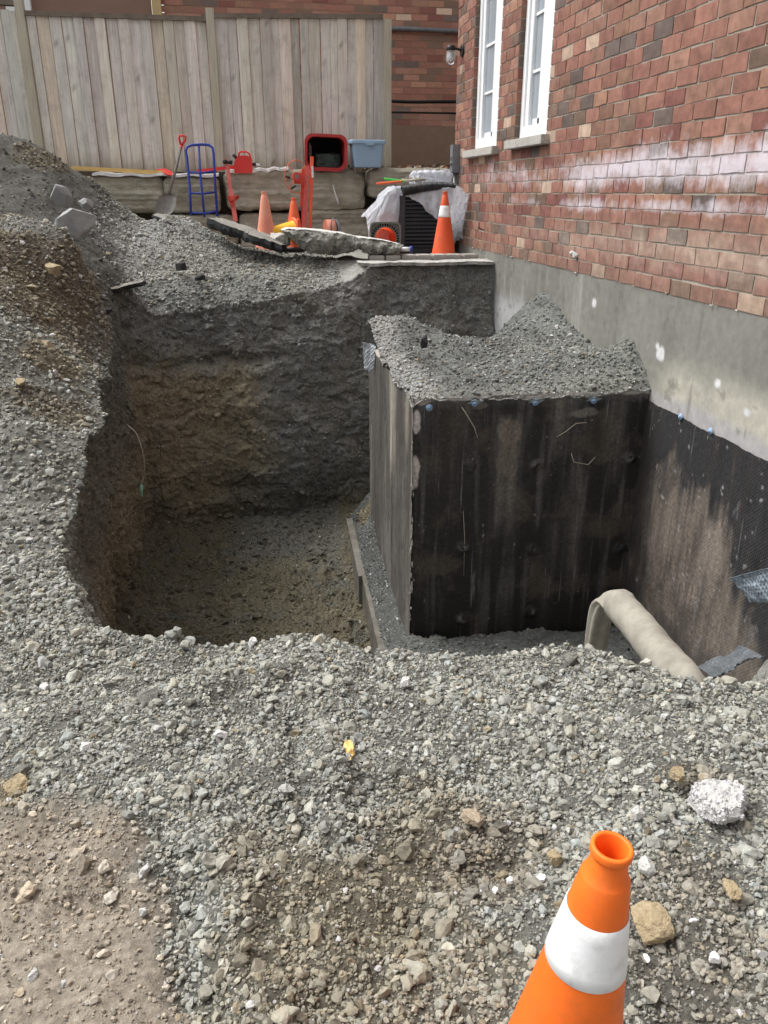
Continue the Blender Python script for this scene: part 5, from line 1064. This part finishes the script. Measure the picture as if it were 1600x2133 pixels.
MB().tube([at(468, 333, 10.78), at(470, 341, 10.78)], .03, 10).tube([at(480, 334, 10.78), at(479, 342, 10.78)], .03, 10).build('foot', M['black'], rj)
o = MB(); flatbar(o, at(410, 357, 11.05), at(495, 347, 11.05), .04, .04); tag(o.build('red_bar', M['redp']), 'long bright red bar lying on the wall top behind the hand truck', 'bar')
# jerry can
jc = thing('jerry_can', 'red plastic fuel can with spout and handle standing on the stone wall', 'fuel can', tuple(at(508, 361, 11.0)))
MB().prism([(-.11, 0), (.1, 0), (.115, .03), (.115, .14), (.09, .2), (.06, .225), (-.06, .225), (-.115, .14), (-.12, .03)], 'y', -.075, .075).build('body', M['redp'], jc)
jc.scale = (.97, 1, .9)
MB().tube([(-.05, 0, .21), (-.045, 0, .255), (-.02, 0, .275), (.05, 0, .275), (.085, 0, .25), (.105, 0, .16)], .013, 8).build('handle', M['redp'], jc)
MB().tube([(-.08, 0, .19), (-.12, 0, .24)], .022, 10).build('cap', M['black'], jc)
o = MB().tube([at(523, 342, 11.05), at(533, 343, 11.05)], .022, 10).build('bottle_cap', M['black']); tag(o, 'small dark capped bottle lying right of the fuel can', 'bottle')
MB().tube([at(533, 343, 11.05), at(541, 343, 11.05)], .015, 10).build('bottle', M['white'], o)
# red bin lying on its side, mouth toward camera
rb_ = thing('red_bin', 'dark red plastic bin lying on its side with its black mouth facing out', 'bin', tuple(at(679, 318, 10.85)))
def rrect(w_, h_, r_, n_=6):
    P_ = []
    for cx_, cy_, a0 in ((w_/2-r_, h_/2-r_, 0), (-w_/2+r_, h_/2-r_, 90), (-w_/2+r_, -h_/2+r_, 180), (w_/2-r_, -h_/2+r_, 270)):
        for k in range(n_+1): a_ = R(a0+90*k/n_); P_.append((cx_+r_*math.cos(a_), cy_+r_*math.sin(a_)))
    return P_
def loft(mb, rings, closed_end=True):
    n_ = len(rings[0]); V_ = [p for r_ in rings for p in r_]; F4 = [(i*n_+k, i*n_+(k+1) % n_, (i+1)*n_+(k+1) % n_, (i+1)*n_+k) for i in range(len(rings)-1) for k in range(n_)]
    if closed_end: F4.append(tuple(range((len(rings)-1)*n_, len(rings)*n_)))
    return mb.add(V_, F4)
def ringy(w_, h_, r_, y): return [(x, y, z) for x, z in rrect(w_, h_, r_)]
Wb, Hb = .50, .39
loft(MB(), [ringy(Wb, Hb, .09, 0), ringy(Wb*.96, Hb*.96, .09, .1), ringy(Wb*.85, Hb*.85, .08, .55), ringy(Wb*.82, Hb*.82, .08, .55), ringy(Wb*.9, Hb*.9, .08, .1), ringy(Wb*.92, Hb*.92, .08, .0)], False).build('shell', pmat('bin_red', (.3, .03, .04), (.36, .04, .045), rough=.5, bump=.05), rb_)
loft(MB(), [ringy(Wb+.03, Hb+.03, .1, .02), ringy(Wb+.035, Hb+.035, .1, -.012), ringy(Wb-.03, Hb-.03, .09, -.014), ringy(Wb-.05, Hb-.05, .08, .03)], False).build('rim', pmat('bin_rim', (.4, .035, .04), (.5, .05, .05), rough=.5, bump=.03), rb_)
loft(MB(), [ringy(Wb*.83, Hb*.83, .08, .53), ringy(.1, .1, .04, .535)]).build('bottom', M['dark'], rb_)
o = rough_block('garbage_bag', (.34, .3, .2), 77, .08, 16, m=pmat('green_bag', (.02, .035, .03), (.05, .07, .06), rough=.35, scale=20, bump=.8, bscale=12)); o.location = Vector(rb_.location)+Vector((.04, .28, -.1)); tag(o, 'dark green bag inside the mouth of the red bin', 'bag')
rb_.rotation_euler = (R(4), R(2), R(-4))
# light blue bin with lid rim
bb = thing('blue_bin', 'light blue plastic storage bin standing on the stone wall by the fence end', 'bin', tuple(at(764, 349, 10.95)))
def ringz(w_, d_, r_, z): return [(x, y, z) for x, y in rrect(w_, d_, r_)]
loft(MB(), [ringz(.34, .24, .03, .0), ringz(.35, .25, .03, .02), ringz(.41, .3, .035, .28), ringz(.42, .31, .035, .285)], False).build('body', M['bluebin'], bb)
loft(MB(), [ringz(.42, .31, .035, .27), ringz(.46, .34, .04, .272), ringz(.46, .34, .04, .305), ringz(.44, .33, .04, .315), ringz(.38, .27, .04, .312)], True).build('lid', M['bluebin'], bb)
MB().box((0.02, -.175, .27), (.1, .03, .045), bev=.006).build('latch', M['bluebin'], bb)
# red concrete-drill column with wire wheel
dr = thing('core_drill_stand', 'red steel drill stand column with a thin wire hand wheel before the stone wall', 'drill stand')
mb = MB(); flatbar(mb, at(650, 326, 10.5), at(646, 480, 10.5), .04, .05); mb.build('column', M['redorange'], dr)
mb = MB(); flatbar(mb, at(640, 345, 10.5), at(634, 480, 10.5), .055, .04); mb.build('rail', M['pinkpaint'], dr)
mb = MB(); flatbar(mb, at(633, 352, 10.52), at(629, 430, 10.52), .05, .03); flatbar(mb, at(630, 425, 10.52), at(630, 480, 10.52), .025, .02); flatbar(mb, at(612, 372, 10.45), at(634, 372, 10.45), .12, .08); mb.build('carriage', M['red'], dr)
wc = at(618, 368, 10.35); rw = at(638, 368, 10.35)[0]-wc[0]
mb = MB(); rx = at(643, 368, 10.35)[0]-wc[0]; rz = wc[2]-at(618, 402, 10.35)[2]
mb.tube([(wc[0]+rx*math.cos(a_), wc[1]-.0+.04*math.cos(a_), wc[2]+rz*math.sin(a_)) for a_ in np.linspace(0, 2*math.pi, 40, endpoint=False)], .0045, 6, closed=True)
for a_ in (.75, 2.3, 3.9, 5.5): mb.tube([(wc[0], wc[1], wc[2]), (wc[0]+rx*math.cos(a_), wc[1]+.04*math.cos(a_), wc[2]+rz*math.sin(a_))], .0045, 6)
mb.build('hand_wheel', M['redorange'], dr)
MB().tube([(wc[0]+.0, wc[1]-.03, wc[2]), (wc[0]+.0, wc[1]+.12, wc[2])], .05, 18).build('hub', M['red'], dr)
MB().tube([(wc[0], wc[1]-.035, wc[2]), (wc[0], wc[1]-.028, wc[2])], .022, 12).build('hub_bolt', M['greymetal'], dr)
for a_, b_ in (((593, 366), (604, 371)), ((606, 393), (616, 387))): MB().tube([at(*a_, 10.36), at(*b_, 10.36)], .013, 8).build('grip', M['black'], dr)
MB().box(at(651, 358, 10.46), (.022, .01, .13)).build('sticker', M['reflect'], dr)
# reel of orange tape/cord at the foot of the wall
rl = thing('cable_reel', 'faded pink plastic reel with grey side lying at the foot of the wall', 'reel', tuple(at(688, 477, 10.3)))
MB().tube([(-.06, 0, 0), (.05, .02, 0)], .11, 24).build('drum', M['pinkcone'], rl)
MB().tube([(.05, .02, -.01), (.075, .03, -.01)], .12, 24).build('flange', M['greymetal'], rl)
MB().tube([(.0, -.1, -.02), (.0, -.12, .08), (.03, -.1, .13)], .008, 6).build('crank', M['greymetal'], rl)
# lumber, red snow-shovel blade and added white strips (bright stone tops) on wall top
o = MB(); flatbar(o, at(150, 350, 11.0), at(345, 360, 11.0), .045, .09); tag(o.build('lumber', M['lumber']), 'new yellow lumber stud lying on the wall top at the fence foot', 'lumber')
o = MB().add([at(325, 352, 11.05), at(345, 351, 11.05), at(360, 358, 10.95), at(358, 365, 10.85), at(350, 364, 10.85), at(326, 354, 11.1), at(345, 353, 11.1), at(360, 360, 11.0), at(358, 367, 10.9), at(349, 366, 10.9)], [(0, 1, 2, 3, 4), (5, 9, 8, 7, 6), (0, 5, 6, 1), (1, 6, 7, 2), (2, 7, 8, 3), (3, 8, 9, 4), (4, 9, 5, 0)]); tag(o.build('scoop_blade', M['redp']), 'red plastic scoop blade at the end of the yellow lumber', 'shovel blade')
for a_, b_, lab in ((195, 456, 'added white strip for the bright tops of the upper stones behind the hand truck'), (470, 600, 'added white strip for the bright top of the widest upper stone')):
    p0, p1 = at(a_, 365 if a_ < 400 else 360, SY+.1), at(b_, 367 if a_ < 400 else 353, SY+.1); mb = MB(); V_ = []
    for i in range(21):
        f = i/20; p_ = p0*(1-f)+p1*f; dz = .01*math.sin(i*1.3); V_ += [(p_[0], SY-.01+.015*math.sin(i*2.1), p_[2]+dz-.01), (p_[0], SY+.33, p_[2]+dz+.015), (p_[0], SY+.33, p_[2]+dz+.04), (p_[0], SY-.01+.015*math.sin(i*2.1), p_[2]+dz+.02)]
    mb.add(V_, [(4*i+a4, 4*i+(a4+1) % 4, 4*i+4+(a4+1) % 4, 4*i+4+a4) for i in range(20) for a4 in range(4)]+[(0, 1, 2, 3), (83, 82, 81, 80)]); tag(mb.build('bright_top_strip', M['chip']), lab, 'added strip')

# ------------------------------------------------------------------ air conditioner under plastic
AX, AY = at(884, 520, 9.45)[0], 9.45
ac = thing('air_conditioner', 'dark grey air conditioner unit standing in the corner under a plastic sheet', 'air conditioner', (AX, AY, PZ), (0, 0, 0))
aw, ad_, ah = .66, .62, .68
accs = (pmat('ac_case', (.035, .038, .045), (.055, .058, .066), rough=.5, bump=.05)); MB().box((0, ad_/2, .03), (aw, ad_, .06), bev=.01).build('base_pan', accs, ac); MB().box((0, ad_/2, ah-.02), (aw, ad_, .05), bev=.01).build('top_panel', accs, ac)
acm = M['ac'] = pmat('ac_post', (.05, .055, .065), (.075, .08, .09), rough=.5, bump=.05)
for x, y in ((-aw/2+.05, .02), (aw/2-.05, .02), (-aw/2+.05, ad_-.02), (aw/2-.05, ad_-.02)): MB().box((x, y, ah/2), (.1, .05, ah-.06), bev=.008).build('corner_post', acm, ac)
mb = MB()
for k in range(14):
    z = .08+k*.042
    mb.box((0, .015, z), (aw-.2, .03, .014), rot=Matrix.Rotation(.5, 3, 'X')); mb.box((-aw/2+.012, ad_/2, z), (.03, ad_-.09, .014), rot=Matrix.Rotation(-.5, 3, 'Y')); mb.box((aw/2-.012, ad_/2, z), (.03, ad_-.09, .014))
for k in range(30): mb.box((-aw/2+.11+k*(aw-.22)/29, .03, ah/2), (.004, .004, ah-.1))
mb.build('louvre', acm, ac)
MB().box((0, ad_/2, ah/2), (aw-.09, ad_-.09, ah-.08)).build('coil', M['dark'], ac)
def sheet(name, fn, nu, nv, label):
    P_, Q_ = grid_plane(fn, nu, nv); o = link(name, np_mesh(name, P_, Q_, None, True), M['poly'])
    md = o.modifiers.new('thickness', 'SOLIDIFY'); md.thickness = .002; tag(o, label, 'plastic sheet'); return o
def drape(u, v):
    x = -.72+1.2*u; yb = ad_*.85
    xs = np.array([-.72, -.5, -.37, -.34, -.3, -.2, -.05, .1, .25, .35, .5]); hl = np.array([.95, .85, .7, .5, .06, .07, .16, .3, .42, .48, .5])
    L_ = np.interp(x, xs, hl); tot = yb+.06+L_; s_ = v*tot
    ontop = np.minimum(s_, yb+.02); hang = np.maximum(s_-yb-.02, 0)
    y = yb-ontop-.02*np.minimum(hang*6, 1); z = ah+.03-hang*.96
    fold = np.sin(x*26+3*np.sin(x*7))*.028*np.minimum(hang*3, 1)
    y = y-.03*np.minimum(hang*5, 1)+fold-.05*hang*sstep(.3, .6, np.abs(x))
    over = np.maximum(np.abs(x)-aw/2-.01, 0); z = z-(over**1.3)*1.1; xx = np.sign(x)*np.minimum(np.abs(x), aw/2+.01+over*.85)
    P_ = np.c_[xx, y, z]; nn = np.stack([vnoise(np.c_[x, s_, 0*x], 7, 4, s+110, .6) for s in range(3)], 1)
    P_ = P_+nn*np.array([.03, .035, .045]); P_[:, 2] = np.maximum(P_[:, 2], .01); return P_+np.array([AX, AY, PZ])
sheet('plastic_sheet', drape, 170, 130, 'wrinkled translucent plastic sheet draped over the air conditioner')
def side(u, v):
    x = at(930, 400, 9.5)[0]+.22*u; y = 9.0+.35*v+.1*u; z = PZ+.72-.1*u-(.62-.15*u)*v
    P_ = np.c_[x-.1*v*(1-u), y, z]; nn = np.stack([vnoise(np.c_[u, v, 0*u], 4, 4, s+120, .6) for s in range(3)], 1); P_ = P_+nn*.05; P_[:, 0] = np.minimum(P_[:, 0], WX-.02); return P_
sheet('plastic_sheet', side, 60, 80, 'loose flap of plastic sheet hanging between the air conditioner and the brick wall')
o = rough_block('plastic_bundle', (.45, .3, .16), 88, .09, 26, m=M['poly'], freq=6); o.location = (AX+.17, AY+.5, PZ+ah+.13); tag(o, 'crumpled ball of grey plastic sheeting on top of the air conditioner', 'plastic')
# corrugated black drain pipe on the AC
a_, b_ = at(838, 398, 9.4), at(948, 392, 9.5); mb = MB(); n_ = 110; pts = []; rs = []
for i in range(n_+1):
    f = i/n_; p_ = a_*(1-f)+b_*f; p_[2] += .025*math.sin(math.pi*f); pts.append(p_); rs.append(.052+.008*math.sin(i*1.9))
mb.tube(pts, rs, 16); tag(mb.build('drain_pipe', M['black']), 'black corrugated drain pipe lying on the air conditioner top', 'pipe')
def helix(p0, p1, r_, m, label, turns=14):
    n_ = turns*10; p0, p1 = np.array(p0), np.array(p1); pts = [p0+(p1-p0)*i/n_+np.array([0, math.cos(i*.628)*r_, math.sin(i*.628)*r_]) for i in range(n_+1)]
    o = MB().tube(pts, .005, 5).tube([p0, p1], r_*.6, 8).build('coil_hose', m); tag(o, label, 'hose')
helix(at(785, 383, 9.4), at(838, 378, 9.45), .012, M['redorange'], 'orange coiled hose end sticking out over the plastic sheet')
helix(at(801, 373, 9.5), at(842, 378, 9.5), .013, M['green'], 'green coiled hose on the air conditioner top')
mb = MB()
for k in range(40): p_ = at(840+k, 378+random.uniform(-4, 4), 9.55); mb.tube([p_, p_+np.array([random.uniform(-.03, .03), .01, random.uniform(.02, .05)])], .004, 4)
mb.tube([at(838, 377, 9.55), at(886, 374, 9.55)], .014, 8); tag(mb.build('push_broom', M['tan']), 'broom head with tan bristles on the air conditioner top', 'broom')
# white bottle with blue cap
wb = thing('white_tube', 'white tube with a blue cap lying beside the smaller concrete piece', 'tube', tuple(at(845, 519, 8.62)))
MB().tube([(-.08, 0, 0), (.045, 0, 0)], .022, 16).build('body', M['white'], wb); MB().tube([(.045, 0, 0), (.07, 0, 0)], .032, 16).build('cap', M['blue'], wb)
# short cable stub with wires on the brick wall near corner
o = MB().tube([(WX-.01, 8.5, 1.18), (WX-.05, 8.45, 1.19), (WX-.09, 8.43, 1.21)], .006, 6).tube([(WX-.08, 8.43, 1.2), (WX-.09, 8.4, 1.26)], .005, 6).build('cable_stub', M['black']); tag(o, 'short cut cable stub poking out of the brick wall right of the patio cone', 'cable')

# ------------------------------------------------------------------ drain pipe in filter sock
ps = thing('drain_pipe', 'bent drain pipe in pale filter fabric rising out of the pit at the right', 'pipe')
pts = [onz(1445, 1475, -.12), at(1425, 1422, 2.14), at(1375, 1362, 2.42), at(1330, 1305, 2.66), at(1297, 1268, 2.82), at(1283, 1251, 2.88)]
def smooth_pts(P_, n_=10):
    P_ = [np.array(p) for p in P_]; P_ = [2*P_[0]-P_[1]]+P_+[2*P_[-1]-P_[-2]]; out = []
    for i in range(1, len(P_)-2):
        for k in range(n_):
            t_ = k/n_; a0, a1, a2, a3 = P_[i-1:i+3]; out.append(.5*((2*a1)+(-a0+a2)*t_+(2*a0-5*a1+4*a2-a3)*t_**2+(-a0+3*a1-3*a2+a3)*t_**3))
    return out+[P_[-2]]
sp_ = smooth_pts(pts); rs = []
for i in range(len(sp_)): rs.append(.071+.0012*math.sin(i*1.1)-(.012 if i > len(sp_)-6 else 0)*((i-len(sp_)+6)/6))
MB().tube(sp_, rs, 28).build('pipe', M['sock'], ps)
pts2 = [at(1288, 1252, 2.88), at(1272, 1243, 2.95), at(1258, 1262, 3.0), at(1247, 1310, 3.02), at(1238, 1370, 3.03), at(1232, 1420, 3.03)]
sp2 = smooth_pts(pts2); V_ = []; n_ = 30
for i, p_ in enumerate(sp2):
    f = i/(len(sp2)-1); rx = .066*(1-f)+.045*f; ry = .05*(1-f)+.03*f
    for k in range(n_):
        a_ = 2*math.pi*k/n_; w_ = 1+.16*math.sin(a_*5+f*2)*min(1, f*3); V_.append((p_[0]+rx*w_*math.cos(a_), p_[1]+ry*w_*math.sin(a_), p_[2]+.03*math.cos(a_)*(1-f)))
mb = MB(); mb.add(V_, [(i*n_+k, i*n_+(k+1) % n_, (i+1)*n_+(k+1) % n_, (i+1)*n_+k) for i in range(len(sp2)-1) for k in range(n_)]+[tuple(range(n_))], smooth=True); mb.build('loose_sock', M['sock'], ps)
for px, py in ((1282, 1266), (1310, 1353), (1341, 1359), (1428, 1418)):
    d = ray(px, py); q_ = min(sp_, key=lambda s_: np.linalg.norm(np.cross(s_-np.array([0, 0, EYE]), d/np.linalg.norm(d)))); c_ = at(px, py, q_[1]-.062); 
    MB().add(R12[2][0]*np.array([.009, .004, .009])+c_, R12[2][1]).build('hole', M['dark'], ps)
# ------------------------------------------------------------------ membrane scraps
def dimple_sheet(name, label, P00, P10, P01, P11, nu, nv, m=M['scrap'], curl=.03, seed=1, sp=.03, parent=None):
    P00, P10, P01, P11 = map(np.array, (P00, P10, P01, P11)); nrm = np.cross(P10-P00, P01-P00); nrm = nrm/np.linalg.norm(nrm); Lu, Lv = np.linalg.norm(P10-P00), np.linalg.norm(P01-P00)
    def f(u, v):
        P_ = P00*((1-u)*(1-v))[:, None]+P10*(u*(1-v))[:, None]+P01*((1-u)*v)[:, None]+P11*(u*v)[:, None]
        dm = np.maximum(np.sin(2*math.pi*u*Lu/sp)*np.sin(2*math.pi*v*Lv/sp), 0)**.5*.009; h = dm+curl*np.sin(u*3+v*2)+.02*vnoise(np.c_[u, v, 0*u], 3, 3, seed)
        P_ = P_+nrm*h[:, None]; e_ = vnoise(np.c_[u*9, v*9, 0*u], 1, 3, seed+3); P_ = P_+(P01-P00)*((v > .97)*e_*.18)[:, None]; return P_
    P_, Q_ = grid_plane(f, nu, nv); o = link(name, np_mesh(name, P_, Q_, None, True), m, parent); md = o.modifiers.new('thickness', 'SOLIDIFY'); md.thickness = .002
    if label: tag(o, label, 'membrane scrap')
    return o
dimple_sheet('membrane_scrap', 'torn grey dimpled membrane flap curling off the house wall at the right edge', at(1518, 1205, 3.05), at(1615, 1180, 2.75), at(1560, 1256, 2.95), at(1625, 1255, 2.72), 120, 60, curl=.01, seed=5)
dimple_sheet('membrane_scrap', 'folded dimpled membrane scrap low by the house wall behind the fabric pipe', at(1450, 1388, 2.9), at(1540, 1345, 2.85), at(1490, 1410, 2.6), at(1590, 1370, 2.6), 110, 50, curl=.01, seed=6, m=pmat('scrap_dark', (.08, .09, .1), (.14, .15, .16), rough=.4, scale=20))
dimple_sheet('membrane_scrap', 'small torn pale dimpled membrane scrap at the back left top corner of the cellar', at(756, 712, 6.15), at(785, 722, 6.05), at(757, 768, 6.15), at(778, 772, 6.1), 50, 70, curl=.01, seed=8, m=pmat('scrap_pale', (.36, .39, .42), (.48, .5, .53), rough=.5, scale=20), sp=.035)
# hanging wire with green plug on the left face
o = MB().tube(smooth_pts([at(265, 885, 5.6), at(285, 905, 5.55), at(298, 945, 5.5), at(301, 975, 5.5), at(296, 1010, 5.5)]), .004, 6).build('hanging_wire', M['tan']); tag(o, 'thin wire with a green end hanging from the left pit face', 'wire')
MB().tube([at(295, 1010, 5.5), at(294, 1033, 5.5)], .011, 8).build('plug', pmat('mint_plastic', (.3, .55, .42), (.35, .6, .46), rough=.5), o)
print('verts', sum(len(o.data.vertices) for o in bpy.data.objects if o.type == 'MESH'))
